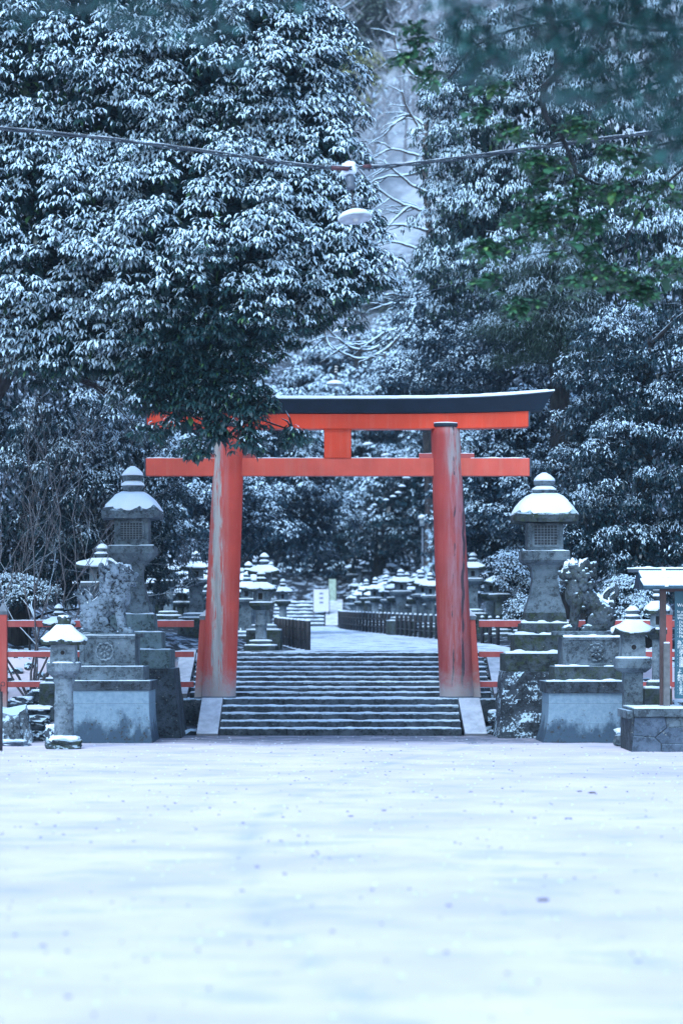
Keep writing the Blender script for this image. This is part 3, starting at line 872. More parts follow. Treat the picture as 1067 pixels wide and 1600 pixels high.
# ------------------------------------------------------------------ stone lanterns
def roof_parts(t, r, z0, z1, sides, lift, mat, snow=.06, rnd=.0, top_r=None, seed=0, jit=.03, eave=.06, dome=False):
    """eave underside slopes in; upper surface concave to the crown; snow cap child"""
    top_r = top_r or r * .25
    hh = z1 - z0
    up = [(r, z0 + eave), (r * .86, z0 + eave + hh * .20), (r * .62, z0 + eave + hh * .52), (r * .42, z0 + eave + hh * .72), (top_r, z1)] if dome else [(r, z0 + eave), (r * .80, z0 + eave + hh * .12), (r * .58, z0 + eave + hh * .34), (r * .40, z0 + eave + hh * .62), (top_r, z1)]
    prof = [(r * .62, z0 + .02), (r * .97, z0), (r, z0 + eave * .5)] + up
    mb = MB(); mb.lathe(prof, sides, 10 if sides < 16 else 2, lift, rnd=rnd, jit=jit, seed=seed)
    rf = mb.build('roof', mat, t)
    for p in rf.data.polygons: p.use_smooth = False
    if snow > 0:
        mb = MB(); s = snow
        sp = [(r * .985, z0 + eave * .75), (r * 1.0, z0 + eave + s * .45), (r * .95, z0 + eave + s * .8), (r * .80, z0 + eave + hh * .14 + s), (r * .58, z0 + eave + hh * .36 + s), (r * .42, z0 + eave + hh * .62 + s * .8), (top_r * 1.15, z1 + s * .35)]
        if dome: sp = [(r * .985, z0 + eave * .8), (r * .97, z0 + eave + s * .4), (r * .86, z0 + eave + hh * .2 + s * .8), (r * .72, z0 + eave + hh * .4 + s), (r * .55, z0 + eave + hh * .6 + s), (r * .40, z0 + eave + hh * .75 + s * .8), (top_r * 1.1, z1 + s * .3)]
        mb.lathe(sp, sides, 12 if sides < 16 else 3, lift, rnd=min(1, rnd + .15), jit=.07, seed=seed + 3, smooth=True)
        mb.build('snow', M['snow'], rf)
    return rf

def finial(t, r, z0, z1, mat, snow=True, lotus=True, rough=False, seed=0):
    h = z1 - z0
    mb = MB()
    if rough:
        mb.rock((0, 0, z0 + h * .5), (r * 1.05, r * 1.05, h * .58), seed=seed, amp=.35)
    else:
        zj = z0 + h * .52
        prof = [(r * .55, z0), (r * .5, z0 + h * .10), (r * .62, z0 + h * .16)]
        if lotus: prof += [(r * .95, z0 + h * .28), (r * 1.1, z0 + h * .40), (r * 1.05, z0 + h * .44), (r * .55, zj - h * .04)]
        prof += [(r * .6, zj), (r * .93, zj + h * .08), (r, zj + h * .18), (r * .9, zj + h * .30), (r * .55, zj + h * .41), (r * .12, z1)]
        mb.lathe(prof, 20, c=(0, 0, 0), smooth=True, jit=.03, seed=seed)
    f = mb.build('finial', mat, t)
    if snow:
        mb = MB()
        if rough: mb.rock((0, 0, z1 - h * .05), (r * .8, r * .8, h * .16), seed=seed + 2, amp=.3, smooth=True)
        else:
            zj = z0 + h * .52
            mb.lathe([(r * 1.0, zj + h * .22), (r * .95, zj + h * .31), (r * .62, zj + h * .44), (r * .2, z1 + h * .06)], 20, smooth=True, jit=.06, seed=seed)
            if lotus: mb.lathe([(r * 1.1, z0 + h * .40), (r * 1.12, z0 + h * .46), (r * .75, z0 + h * .56)], 20, smooth=True, jit=.06, seed=seed)
        mb.build('snow', M['snow'], f)
    return f

def opening(t, fb, half, z0, z1, kind, hw, mats=None):
    """window or dark plate on a firebox front, inner shade put into its colour; fb is the parent part"""
    y = -hw
    zc = (z0 + z1) / 2
    if kind == 'lattice':
        h = (z1 - z0) / 2; w = half
        mb = MB(); f = .045
        for (a, b, c, d) in ((-w, w, z0, z0 + f), (-w, w, z1 - f, z1), (-w, -w + f, z0 + f, z1 - f), (w - f, w, z0 + f, z1 - f)):
            mb.box(a, b, y - .035, y + .01, c, d)
        wf = mb.build('window_frame', mats or M['stone'], fb, bevel=.006)
        mb = MB(); mb.box(-w + f, w - f, y - .006, y + .002, z0 + f, z1 - f); mb.build('dark_window_back', M['recess_shade'], wf)
        mb = MB(); n = 6
        for i in range(1, n + 1):
            x = -w + f + (2 * w - 2 * f) * i / (n + 1); mb.box(x - .006, x + .006, y - .020, y - .008, z0 + f, z1 - f)
            z = z0 + f + (z1 - z0 - 2 * f) * i / (n + 1); mb.box(-w + f, w - f, y - .0235, y - .0205, z - .006, z + .006)
        mb.build('lattice', M['grille'], wf)
    elif kind == 'hole':
        mb = MB(); n = 20; vs = []
        for (r, yy) in ((half, y - .001), (half * .92, y - .012), (half * .62, y - .004), (half * .56, y - .0015)):
            for k in range(n):
                a = 2 * math.pi * k / n; vs.append((r * math.cos(a), yy, zc + r * math.sin(a)))
        fs = [(j * n + k, j * n + (k + 1) % n, (j + 1) * n + (k + 1) % n, (j + 1) * n + k) for j in range(3) for k in range(n)]
        mb.add(vs, fs, 0, True); o = mb.build('opening_rim', mats or M['stone_pale'], fb)
        mb = MB(); vs = [(half * .56 * math.cos(6.2832 * k / n), y - .002, zc + half * .56 * math.sin(6.2832 * k / n)) for k in range(n)]
        vs += [(half * .3 * math.cos(6.2832 * k / n), y + .05, zc + half * .3 * math.sin(6.2832 * k / n)) for k in range(n)]
        mb.add(vs, [tuple(range(n))]); mb.build('opening', M['hole'], o)  # flat dark disc painting the shade of the round hole
    else:
        mb = MB(); mb.box(-half, half, y - .006, y + .004, z0, z1); mb.build('opening', M['hole'], fb)  # flat dark plate painting the shade of a slot

def big_lantern(name, px, Y, rows, label, left):
    s = (Y + 50) / FPX
    x = (px - 533.5) * s
    t = thing(name, (x, Y, 0), label, 'stone lantern', 'pair of tall stone lanterns flanking the gate')
    Z = lambda py: EYE - (py - 1000) * s
    mS = M['stone'] if left else M['stone']
    # battered rubble pedestal
    (yt, yb, ht, hb) = rows['ped']
    mb = MB(); n = 26; lv = 16; vs = []
    for j in range(lv + 1):
        tt = j / lv; h = (hb + (ht - hb) * tt ** .75) * s
        for sd in range(4):
            for k in range(n):
                u = -1 + 2 * k / n
                px_, py_ = {0: (u, -1), 1: (1, u), 2: (-u, 1), 3: (-1, -u)}[sd]
                rr = 1 + (.035 if not left else .015) * noise.fractal(Vector((px_ * 3, py_ * 3, tt * 4 + px)), 1, 2, 4)
                vs.append((px_ * h * rr, py_ * h * rr, Z(yb) + (Z(yt) - Z(yb)) * tt))
    N = 4 * n
    fs = [(j * N + k, j * N + (k + 1) % N, (j + 1) * N + (k + 1) % N, (j + 1) * N + k) for j in range(lv) for k in range(N)]
    fs.append(tuple(range(lv * N, (lv + 1) * N))); mb.add(vs, fs)
    mb.build('pedestal', M['stone_rough'] if not left else M['stone_dark'], t)
    i = 0
    for (ya, yb2, h0, h1, mt) in rows['tiers']:
        mb = MB(); mb.frus(0, 0, Z(yb2), Z(ya), h0 * s, h0 * s, h1 * s, h1 * s)
        o = mb.build('tier', M[mt], t, bevel=.02)
        mb = MB(); nxt = rows['tiers'][i + 1][2] * s if i + 1 < len(rows['tiers']) else h1 * s * .8
        th = .05 if not left else .022
        hh = h1 * s
        snow_strip(mb, -hh + .01, hh - .01, -hh + .01, min(-nxt + .06, hh), Z(ya) + .003, th, seed=ya)
        for sx in (-1, 1):
            a, b = sorted((sx * hh * .98, sx * (nxt - .05)))
            mb.lathe([((b - a) / 2, 0), ((b - a) / 2 * .9, th * .8)], 4, 6, c=((a + b) / 2, -hh * .3, Z(ya) + .002), smooth=True, jit=.2)
        mb.build('snow', M['snow'], o, recalc=False)
        i += 1
    # shaft
    mb = MB(); mb.lathe([(r * s, Z(y)) for (y, r) in rows['shaft']], 4, 6, jit=.012, seed=px)
    mb.build('shaft', mS, t)
    mb = MB(); mb.lathe([(r * s, Z(y)) for (y, r) in rows['plat']], 4, 4, jit=.01, seed=px + 2)
    pl = mb.build('platform', mS, t, bevel=.0)
    mb = MB(); hp = rows['plat'][-1][1] * s; snow_strip(mb, -hp * .97, hp * .97, -hp * .97, -hp * .3, Z(rows['plat'][-1][0]) + .002, .02, seed=px); mb.build('snow', M['snow'], pl, recalc=False)
    (ya, yb3, hw) = rows['box']
    mb = MB(); mb.frus(0, 0, Z(yb3), Z(ya), hw * s, hw * s, hw * s * 1.0, hw * s * 1.0)
    fb = mb.build('firebox', mS, t, bevel=.012)
    (wy0, wy1, ww) = rows['win']
    opening(t, fb, ww * s, Z(wy1), Z(wy0), 'lattice', hw * s, mS)
    (re, rt, rr) = rows['roof']
    roof_parts(t, rr * s, Z(re), Z(rt), 4, .05, M['stone_moss'] if not left else mS, .11 if not left else .07, rnd=.35, top_r=rows['neck'] * s, seed=px, eave=.15, jit=.03, dome=True)
    (f0, f1, fr_) = rows['fin']
    finial(t, fr_ * s, Z(f0), Z(f1), mS, seed=px)
    return t
big_lantern('stone_lantern', 207.5, -1.6, dict(
    ped=(1044, 1162, 68, 84), tiers=[(1015, 1044, 62, 62, 'stone_green'), (988, 1015, 48, 48, 'stone_green'), (960, 988, 37, 35, 'stone_green'), (947, 960, 29, 27, 'stone')],
    shaft=[(948, 27), (940, 25), (920, 19), (900, 16), (885, 18), (878, 23)], plat=[(880, 22), (874, 29), (866, 36), (865, 37), (854, 36)],
    box=(811, 854, 26.5), win=(815, 847, 20), roof=(812, 776, 48), neck=13, fin=(778, 731, 16.5)),
    'tall stone lantern on stepped blocks left of the red gate, behind the guardian beast', True)
big_lantern('stone_lantern', 850, -1.6, dict(
    ped=(1049, 1162, 66, 80), tiers=[(1021, 1049, 65, 65, 'stone_moss'), (992, 1021, 50, 49, 'stone_moss'), (974, 992, 40, 38, 'stone_moss'), (957, 974, 33, 31, 'stone_moss')],
    shaft=[(958, 31), (950, 29), (930, 22.5), (905, 19), (890, 21), (883, 24.5)], plat=[(884, 24), (880, 33), (876, 37), (862, 37)],
    box=(818, 862, 27.5), win=(819, 856, 21), roof=(818, 781, 52.5), neck=14, fin=(783, 741, 17)),
    'tall stone lantern with thick roof snow, on mossy blocks right of the gate', False)

# the two smaller lanterns in front of the beasts
def small_lantern_left():
    Y = -7.2; s = (Y + 50) / FPX; px = 100; t = thing('stone_lantern', ((px - 533.5) * s, Y, 0), 'small stone lantern with round ribbed shaft on a snow-topped boulder at left', 'stone lantern')
    Z = lambda py: EYE - (py - 1000) * s
    mb = MB(); mb.rock((0, 0, Z(1166)), (34 * s, 30 * s, 15 * s), seed=4, amp=.22, sub=4); b = mb.build('base_boulder', M['stone_moss'], t)
    mb = MB(); mb.rock((0, 0, Z(1156)), (29 * s, 25 * s, 8 * s), seed=9, amp=.2, smooth=True, sub=4); mb.build('snow', M['snow'], b)
    mb = MB(); mb.lathe([(r * s, Z(y)) for y, r in ((1155, 16.5), (1148, 15.5), (1110, 14.7), (1108, 15.8), (1105, 15.8), (1104.5, 14.9), (1103, 15.6), (1100, 15.6), (1099, 14.6), (1070, 14.2), (1066, 16.5), (1058, 17))], 32, smooth=True)
    mb.build('shaft', M['stone_pale'], t)
    mb = MB(); mb.lathe([(r * s, Z(y)) for y, r in ((1060, 16), (1056, 20), (1050, 25), (1049, 26), (1038, 26.5), (1036, 25.5))], 6, 4, rnd=.2, jit=.01)
    pl = mb.build('platform', M['stone_pale'], t)
    mb = MB(); mb.lathe([(25.5 * s, Z(1036.3)), (24.5 * s, Z(1034.5)), (20 * s, Z(1034))], 6, 6, rnd=.3, jit=.05, smooth=True); mb.build('snow', M['snow'], pl)
    mb = MB(); mb.frus(0, 0, Z(1037), Z(1003), 20 * s, 20 * s, 18.5 * s, 18.5 * s); fb = mb.build('firebox', M['stone_pale'], t, bevel=.015)
    opening(t, fb, 6 * s, Z(1027), Z(1013), 'hole', 19.7 * s, M['stone_pale'])
    roof_parts(t, 35 * s, Z(1008), Z(978), 6, .05, M['stone_moss'], .06, rnd=.2, top_r=10 * s, seed=2, jit=.06, eave=.07)
    finial(t, 12.5 * s, Z(983), Z(963), M['stone_moss'], rough=True, seed=5)
small_lantern_left()
def small_lantern_right():
    Y = -6.2; s = (Y + 50) / FPX; px = 988; t = thing('stone_lantern', ((px - 533.5) * s, Y, 0), 'small slender square stone lantern with a wide snowy roof, left of the notice board', 'stone lantern')
    Z = lambda py: EYE - (py - 1000) * s
    mb = MB(); mb.rock((-6 * s, -.05, Z(1156)), (27 * s, 25 * s, 13 * s), seed=14, amp=.2, sub=4); b = mb.build('base_boulder', M['stone'], t)
    mb = MB(); mb.rock((-8 * s, -.05, Z(1143)), (22 * s, 20 * s, 8 * s), seed=19, amp=.25, smooth=True, sub=4); mb.build('snow', M['snow'], b)
    mb = MB(); mb.lathe([(r * s, Z(y)) for y, r in ((1150, 15.5), (1140, 15), (1090, 14.5), (1049, 15))], 4, 4, jit=.008); mb.build('shaft', M['stone'], t)
    mb = MB(); mb.lathe([(r * s, Z(y)) for y, r in ((1051, 18), (1047, 23), (1044, 26.5), (1032, 27), (1029, 25.5))], 4, 4, jit=.01); pl = mb.build('platform', M['stone'], t)
    mb = MB(); mb.lathe([(25.5 * s, Z(1029.3)), (24.8 * s, Z(1026.5)), (20 * s, Z(1026))], 4, 8, rnd=.1, jit=.05, smooth=True); mb.build('snow', M['snow'], pl)
    mb = MB(); mb.frus(0, 0, Z(1028), Z(990), 19 * s, 19 * s, 17.5 * s, 17.5 * s); fb = mb.build('firebox', M['stone_pale'], t, bevel=.015)
    opening(t, fb, 7 * s, Z(1020), Z(1003), 'hole', 18.8 * s, M['stone_pale'])
    roof_parts(t, 32 * s, Z(993), Z(970), 4, .10, M['stone_moss'], .055, rnd=.05, top_r=10 * s, seed=8, jit=.04, eave=.05)
    finial(t, 11 * s, Z(974), Z(948), M['stone'], seed=5)
small_lantern_right()

# ------------------------------------------------------------------ plinths
def crest(parent, x, y, z, r, mat):
    """raised roundel of leafy lobes"""
    mb = MB()
    n = 48; vs = []
    prof = [(1, 0), (.96, -.02), (.84, -.02), (.80, -.004)]
    for (q, dy) in prof:
        for k in range(n):
            a = 6.2832 * k / n; rr = r * q * (1 + .05 * math.sin(a * 12)); vs.append((x + rr * math.cos(a), y + dy, z + rr * math.sin(a)))
    mb.add(vs, [(j * n + k, j * n + (k + 1) % n, (j + 1) * n + (k + 1) % n, (j + 1) * n + k) for j in range(3) for k in range(n)])
    for k in range(7):
        a = 6.2832 * k / 7 + .2
        cx, cz = x + r * .45 * math.cos(a), z + r * .45 * math.sin(a)
        mb.tube([(cx - .24 * r * math.cos(a), y - .004, cz - .24 * r * math.sin(a)), (cx, y - .012, cz), (cx + .26 * r * math.cos(a), y - .004, cz + .26 * r * math.sin(a))], [.05 * r, .17 * r, .04 * r], 8)
    mb.rock((x, y - .004, z), (r * .14, .012, r * .14), seed=2, amp=.1, sub=2)
    return mb.build('crest', mat, parent)

def plinth(px, crest_px, Y, spec, label, right, sx=0):
    s = (Y + 50) / FPX; x = (px - 533.5) * s
    t = thing('stone_plinth', (x, Y, 0), label, 'plinth', 'pair of stepped plinths under the guardian beasts')
    Z = lambda py: EYE - (py - 1000) * s
    for (nm, ya, yb, h0, h1, off, mt, bv) in spec:
        mb = MB(); d0 = h0 * s * 1.0; d1 = h1 * s * 1.0
        if nm == 'body':
            lv = 10; vs = []
            for j in range(lv + 1):
                tt = j / lv; h = (h1 + (h0 - h1) * (1 - tt) ** 3) * s; z = Z(yb) + (Z(ya) - Z(yb)) * tt
                vs += [(-h, -h, z), (h, -h, z), (h, h, z), (-h, h, z)]
            fs = [(j * 4 + k, j * 4 + (k + 1) % 4, (j + 1) * 4 + (k + 1) % 4, (j + 1) * 4 + k) for j in range(lv) for k in range(4)] + [(lv * 4, lv * 4 + 1, lv * 4 + 2, lv * 4 + 3)]
            mb.add(vs, fs)
        else: mb.frus(off * s, 0, Z(yb), Z(ya), d0, d0, d1, d1)
        o = mb.build(nm, M[mt], t, bevel=bv)
        if nm != 'body':
            mb = MB(); snow_strip(mb, off * s - d1 * .98, off * s + d1 * .98, -d1 * .985, -d1 * .6, Z(ya) + .003, .035 if right else .010, seed=ya)
            mb.build('snow', M['snow'], o, recalc=False)
        if nm == 'die':
            fr = .055; hw = h1 * s
            mb = MB(); y = -max(d0, d1)
            za, zb = Z(yb), Z(ya)
            for (a, b, c, d) in ((-hw, hw, za, za + fr), (-hw, hw, zb - fr, zb), (-hw, -hw + fr * 1.6, za + fr, zb - fr), (hw - fr * 1.6, hw, za + fr, zb - fr)):
                mb.box(a + off * s, b + off * s, y - .018, y + .003, c, d)
            mb.build('raised_frame', M['stone'], o, bevel=.005)
            crest(o, (crest_px - px) * s, y - .002, Z((ya + yb) / 2 + 1), 14.5 * s, M['stone_pale'] if not right else M['stone'])
    return t
PY = -4.0
plinth(172, 168, PY, [('body', 1077, 1166, 74, 66, 0, 'stained', .01), ('cap', 1063, 1078, 68.5, 69, 0, 'stone_dark', .012), ('slab', 1041, 1063, 57, 57, 0, 'stone', .02), ('die', 993, 1041, 43.5, 43, 0, 'stone', .01)],
       'stepped stone plinth with a round leafy crest, left of the steps, under the right-facing beast', False)
plinth(914, 926, PY, [('body', 1081, 1168, 76, 62, 0, 'stained', .01), ('cap', 1064, 1082, 66, 67, 0, 'stone_dark', .012), ('slab', 1041, 1064, 52, 52, 0, 'stone_moss', .02), ('die', 996, 1041, 45, 45, 6, 'stone', .01)],
       'stepped stone plinth with a round leafy crest, right of the steps, under the snow-capped beast', True)

# ------------------------------------------------------------------ guardian beasts
def beast(px, yb, Y, face, label, name='guardian_lion_statue'):
    s = (Y + 50) / FPX; x = (px - 533.5) * s; z0 = EYE - (yb - 1000) * s
    t = thing(name, (x, Y, z0), label, 'statue', 'pair of guardian beasts')
    bm = bmesh.new()
    rd = random.Random(int(px))
    def ball(c, r, rot=None):
        r = (r, r, r) if not hasattr(r, '__len__') else r
        mt = Matrix.Translation((c[0] * face, c[1], c[2]))
        if rot: mt = mt @ Matrix.Rotation(rot * face, 4, 'Y')
        mt = mt @ Matrix.Diagonal((*r, 1))
        bmesh.ops.create_icosphere(bm, subdivisions=2, radius=1, matrix=mt)
    def limb(pts, rr):
        cp = curve_pts(pts, 5) if len(pts) > 2 else pts; n = len(cp)
        for i, p in enumerate(cp):
            q = i / (n - 1) * (len(rr) - 1); a = int(min(q, len(rr) - 2)); r = rr[a] + (rr[a + 1] - rr[a]) * (q - a)
            ball(p, r)
    # trunk: haunches low at the back, chest high in front
    limb([(-.30, 0, .36), (-.10, 0, .52), (.10, 0, .70), (.22, 0, .90)], [.25, .23, .25, .20])
    ball((.26, 0, .72), (.17, .22, .24)); ball((.14, 0, .55), (.18, .2, .2))
    for sy in (-1, 1):
        ball((-.30, sy * .18, .28), (.25, .12, .27)); ball((-.12, sy * .20, .22), (.14, .09, .15))
        limb([(-.30, sy * .20, .12), (-.12, sy * .22, .075), (.02, sy * .23, .07)], [.09, .08, .085])
        for k in range(3): ball((.09, sy * .23 + (k - 1) * .045, .05), (.045, .03, .045))
        limb([(.20, sy * .15, .66), (.22, sy * .16, .42), (.25, sy * .17, .22), (.27, sy * .17, .09)], [.13, .095, .080, .085])
        ball((.34, sy * .17, .07), (.11, .095, .07))
        for k in range(3): ball((.43, sy * .17 + (k - 1) * .055, .05), (.05, .034, .048))
        # curls at the elbows and along the flank
        for q in range(4): ball((.08 - .02 * q, sy * .20, .46 + .09 * q), .05)
    # head and muzzle
    ball((.24, 0, 1.12), (.20, .20, .19)); ball((.40, 0, 1.09), (.15, .17, .10)); ball((.41, 0, .97), (.12, .14, .055)); ball((.36, 0, .99), (.1, .12, .08))
    ball((.53, 0, 1.14), (.05, .075, .045))
    for sy in (-1, 1):
        ball((.40, sy * .085, 1.205), (.085, .065, .045), .3); ball((.44, sy * .10, 1.165), .035)
        ball((.50, sy * .04, 1.15), .03)
        ball((.46, sy * .10, 1.05), (.06, .05, .04))
        limb([(.14, sy * .18, 1.22), (.06, sy * .20, 1.33), (.01, sy * .20, 1.40)], [.075, .055, .025])
        ball((.35, sy * .15, 1.08), (.07, .05, .07))
    for k in range(4): ball((.50 - .03 * k, .09 * math.sin(k * 1.7), .935), .03)
    # mane of tight curls
    for i in range(150):
        a = rd.uniform(-math.pi, math.pi); h = rd.uniform(0, 1)
        cx = .14 - .03 * h + .21 * math.cos(a) - .05; cy = .245 * math.sin(a); cz = .82 + .50 * h
        if cx > .24 and cz < 1.28: continue
        k = 1 - .35 * max(0, h - .7) / .3
        ball((cx * 1.0, cy * k, cz), rd.uniform(.038, .060))
    for i in range(18):
        ball((.30 + rd.uniform(-.1, .12), rd.uniform(-.16, .16), 1.26 + rd.uniform(-.02, .03)), rd.uniform(.03, .05))
    # curls over the haunch
    for i in range(46):
        a = rd.uniform(0, 6.28); q = rd.uniform(.3, 1)
        for sy in (-1, 1): ball((-.32 + .21 * q * math.cos(a), sy * (.30 - .08 * q), .30 + .22 * q * math.sin(a)), rd.uniform(.028, .045))
    # flame tail
    limb([(-.40, 0, .48), (-.46, 0, .62), (-.57, 0, .76), (-.55, 0, .93)], [.10, .075, .06, .02])
    limb([(-.38, 0, .50), (-.34, 0, .66), (-.42, 0, .78), (-.50, 0, .86)], [.09, .06, .045, .02])
    limb([(-.34, 0, .50), (-.22, 0, .62), (-.16, 0, .74), (-.17, 0, .90)], [.08, .055, .045, .02])
    ball((-.44, 0, .52), (.12, .14, .1))
    me = bpy.data.meshes.new('rough'); bm.to_mesh(me); bm.free()
    o = bpy.data.objects.new('rough', me); COL.objects.link(o)
    m1 = o.modifiers.new('r', 'REMESH'); m1.mode = 'VOXEL'; m1.voxel_size = .0115; m1.use_smooth_shade = True
    m2 = o.modifiers.new('s', 'SMOOTH'); m2.factor = .5; m2.iterations = 1
    dg = bpy.context.evaluated_depsgraph_get()
    me2 = bpy.data.meshes.new_from_object(o.evaluated_get(dg))
    bpy.data.objects.remove(o)
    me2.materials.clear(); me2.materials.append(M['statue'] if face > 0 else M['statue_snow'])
    me2.polygons.foreach_set('use_smooth', [True] * len(me2.polygons))
    body = link_mesh('body', me2, t)
    mb = MB(); mb.box(-.66, .66, -.36, .36, -.06, .02); mb.build('base_slab', M['stone'], t, bevel=.015)
    # snow resting on the head, back and tail
    from mathutils.bvhtree import BVHTree
    bv = BVHTree.FromPolygons([v.co for v in me2.vertices], [p.vertices for p in me2.polygons])
    mb = MB()
    areas = [((-.02, .46), (-.15, .15), .045)] if face > 0 else [((-.02, .50), (-.18, .18), .095), ((-.62, -.12), (-.13, .13), .04), ((.02, .5), (-.26, .26), .03)]
    if face > 0: areas.append(((-.55, -.15), (-.08, .08), .015))
    for ((xa, xb), (y0, y1), th) in areas:
        nx = int((xb - xa) / .02); ny = int((y1 - y0) / .02); g = {}
        vs = []
        for i in range(nx + 1):
            for j in range(ny + 1):
                X = xa + (xb - xa) * i / nx; Yy = y0 + (y1 - y0) * j / ny
                hit = bv.ray_cast(Vector((X * face, Yy, 2.2)), Vector((0, 0, -1)))
                if hit[0] is None or hit[1].z < .35: continue
                e = min(i / nx, 1 - i / nx, j / ny, 1 - j / ny) * 2
                h = th * min(1, .15 + e * 2.0) * (.8 + .6 * fbm(X * 6, Yy * 6, 1))
                g[(i, j)] = len(vs); vs.append((X * face, Yy, hit[0].z + h))
        fs = []
        for (i, j) in g:
            q = [(i, j), (i + 1, j), (i + 1, j + 1), (i, j + 1)]
            if all(k in g for k in q):
                zz = [vs[g[k]][2] for k in q]
                if max(zz) - min(zz) < .10: fs.append(tuple(g[k] for k in q))
        mb.add(vs, fs, 0, True)
    mb.build('snow', M['snow'], body, recalc=True)
    return t
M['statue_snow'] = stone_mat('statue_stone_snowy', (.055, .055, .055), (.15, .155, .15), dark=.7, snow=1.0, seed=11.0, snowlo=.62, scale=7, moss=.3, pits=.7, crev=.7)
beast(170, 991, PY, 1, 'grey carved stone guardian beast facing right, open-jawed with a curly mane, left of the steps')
beast(917, 988, PY, -1, 'dark stone guardian beast facing left with thick snow on its head, right of the steps')
# ------------------------------------------------------------------ notice board and its low stone wall
def notice_board():
    Y = -7.3; s = (Y + 50) / FPX; X0 = 1110
    t = thing('notice_board', ((X0 - 533.5) * s, Y, 0), 'teal notice board with white writing under a small snow-covered plank roof', 'sign')
    X = lambda px: (px - X0) * s
    Z = lambda py: EYE - (py - 1000) * s
    for px in (1035.5, 1184.5):
        mb = MB(); mb.box(X(px - 4.8), X(px + 4.8), -.05, .05, Z(1116), Z(905)); mb.build('post', M['wood_purple'], t, bevel=.006)
    mb = MB(); mb.box(X(1054), X(1166), -.03, .03, Z(1092), Z(924)); bd = mb.build('board', M['board'], t, bevel=.004)
    mb = MB(); mb.box(X(1040), X(1180), -.028, .028, Z(925), Z(917)); mb.build('crossbar', M['wood_purple'], t)
    # roof: ridge beam, two slopes of boards, battens, snow
    rz = Z(890); ez = Z(918)
    mb = MB(); mb.box(X(981), X(1239), -.05, .05, rz - .05, rz + .012)
    rg = mb.build('ridge_beam', M['cap_edge'], t, bevel=.004)
    mb = MB(); snow_strip(mb, X(980), X(1240), -.05, .05, rz + .013, .03, 2); mb.build('snow', M['snow'], rg, recalc=False)
    for sg in (-1, 1):
        mb = MB(); y0, y1 = sg * .05, sg * .46
        a, b = X(996), X(1224)
        mb.hexa([(a, y0, rz - .075), (b, y0, rz - .075), (b - .05, y1, ez - .03), (a + .05, y1, ez - .03)], [(a, y0, rz - .045), (b, y0, rz - .045), (b - .05, y1, ez), (a + .05, y1, ez)])
        rf = mb.build('roof_slope', M['board_edge'], t)
        for (u0, u1) in ((.02, .50), (.54, .93)):
            mb = MB(); ya = y0 + (y1 - y0) * u0; yb = y0 + (y1 - y0) * u1; za = rz - .045 + (ez - rz + .045) * u0; zb = rz - .045 + (ez - rz + .045) * u1
            mb.hexa([(a + .01, ya, za + .004), (b - .01, ya, za + .004), (b - .05, yb, zb + .004), (a + .05, yb, zb + .004)], [(a + .01, ya, za + .035), (b - .01, ya, za + .035), (b - .05, yb, zb + .040), (a + .05, yb, zb + .040)])
            mb.build('snow', M['snow'], rf, bevel=.01)
        for px in (1036, 1110, 1184):
            mb = MB(); w = .035; mb.hexa([(X(px) - w, y0, rz - .04), (X(px) + w, y0, rz - .04), (X(px) + w + .02 * 0, y1 * 1.02, ez + .004), (X(px) - w, y1 * 1.02, ez + .004)], [(X(px) - w, y0, rz + .02), (X(px) + w, y0, rz + .02), (X(px) + w, y1 * 1.02, ez + .065), (X(px) - w, y1 * 1.02, ez + .065)])
            mb.build('batten', M['snow'], rf, bevel=.008)
    for sg in (-1, 1):
        xx = X(1110) + sg * (X(1224) - X(1110))
        mb = MB(); mb.add([(xx - .02, -.44, ez - .02), (xx + .02, -.44, ez - .02), (xx - .02, .44, ez - .02), (xx + .02, .44, ez - .02), (xx - .02, 0, rz - .06), (xx + .02, 0, rz - .06)], [(0, 2, 4), (1, 5, 3), (0, 1, 3, 2), (0, 4, 5, 1), (2, 3, 5, 4)])
        mb.build('gable_board', M['cap_dark'], t)
    # writing
    lines = [('Welcome', 946, 6.2), ('In order', 956, 5.2), ('safety', 961, 5.2), ('We ask', 966, 5.2),
             ('\u00b7 Do not', 972.5, 5.2), ('\u00b7 Do not', 978, 5.2), ('\u00b7 Do not', 983.5, 5.2), ('\u00b7 No', 989, 5.2), ('\u00b7 Please', 994.5, 5.2),
             ('\u70ba\u4e86', 1004.5, 6), ('\u7d04\u5b9a', 1011, 6), ('\u00b7 \u8acb', 1018, 5.4), ('\u00b7 \u4e0d', 1024, 5.4), ('\u00b7 \u8acb', 1029.5, 5.4), ('\u00b7 \u8acb', 1035, 5.4), ('\u00b7 \u8acb', 1040.5, 5.4),
             ('\u3088\u3046', 1049.5, 7), ('\u53c2\u62dd', 1057, 5.4), ('\u5b89\u5168', 1062, 5.4), ('\u00b7 \u98df', 1067.5, 5), ('\u00b7 \u706b', 1073, 5), ('\u00b7 \u5199', 1078.5, 5), ('\u00b7 \u305f', 1083.5, 5)]
    for (tx, py, sz) in lines:
        xo = 0.0
        for word in tx.split(' '):
          cu = bpy.data.curves.new('writing', 'FONT'); cu.body = word; cu.size = sz * s * 1.15; cu.extrude = .0015; cu.offset = .0006
          o = bpy.data.objects.new('rough', cu); COL.objects.link(o)
          dg = bpy.context.evaluated_depsgraph_get(); me = bpy.data.meshes.new_from_object(o.evaluated_get(dg)); bpy.data.objects.remove(o)
          me.materials.clear(); me.materials.append(M['white_paint'])
          w = link_mesh('writing', me, bd, (X(1057.5) + xo, -.033, Z(py + sz * .35))); w.rotation_euler = (rad(90), 0, 0); xo += max(v.co.x for v in me.vertices) + sz * s * .35
    mb = MB(); xx = X(1039.5); mb.box(xx - .055, xx + .055, -.22, -.12, Z(1118), Z(1006)); gp = mb.build('wooden_post', M['wood_grey'], None, (t.location.x, Y, 0), bevel=.008)
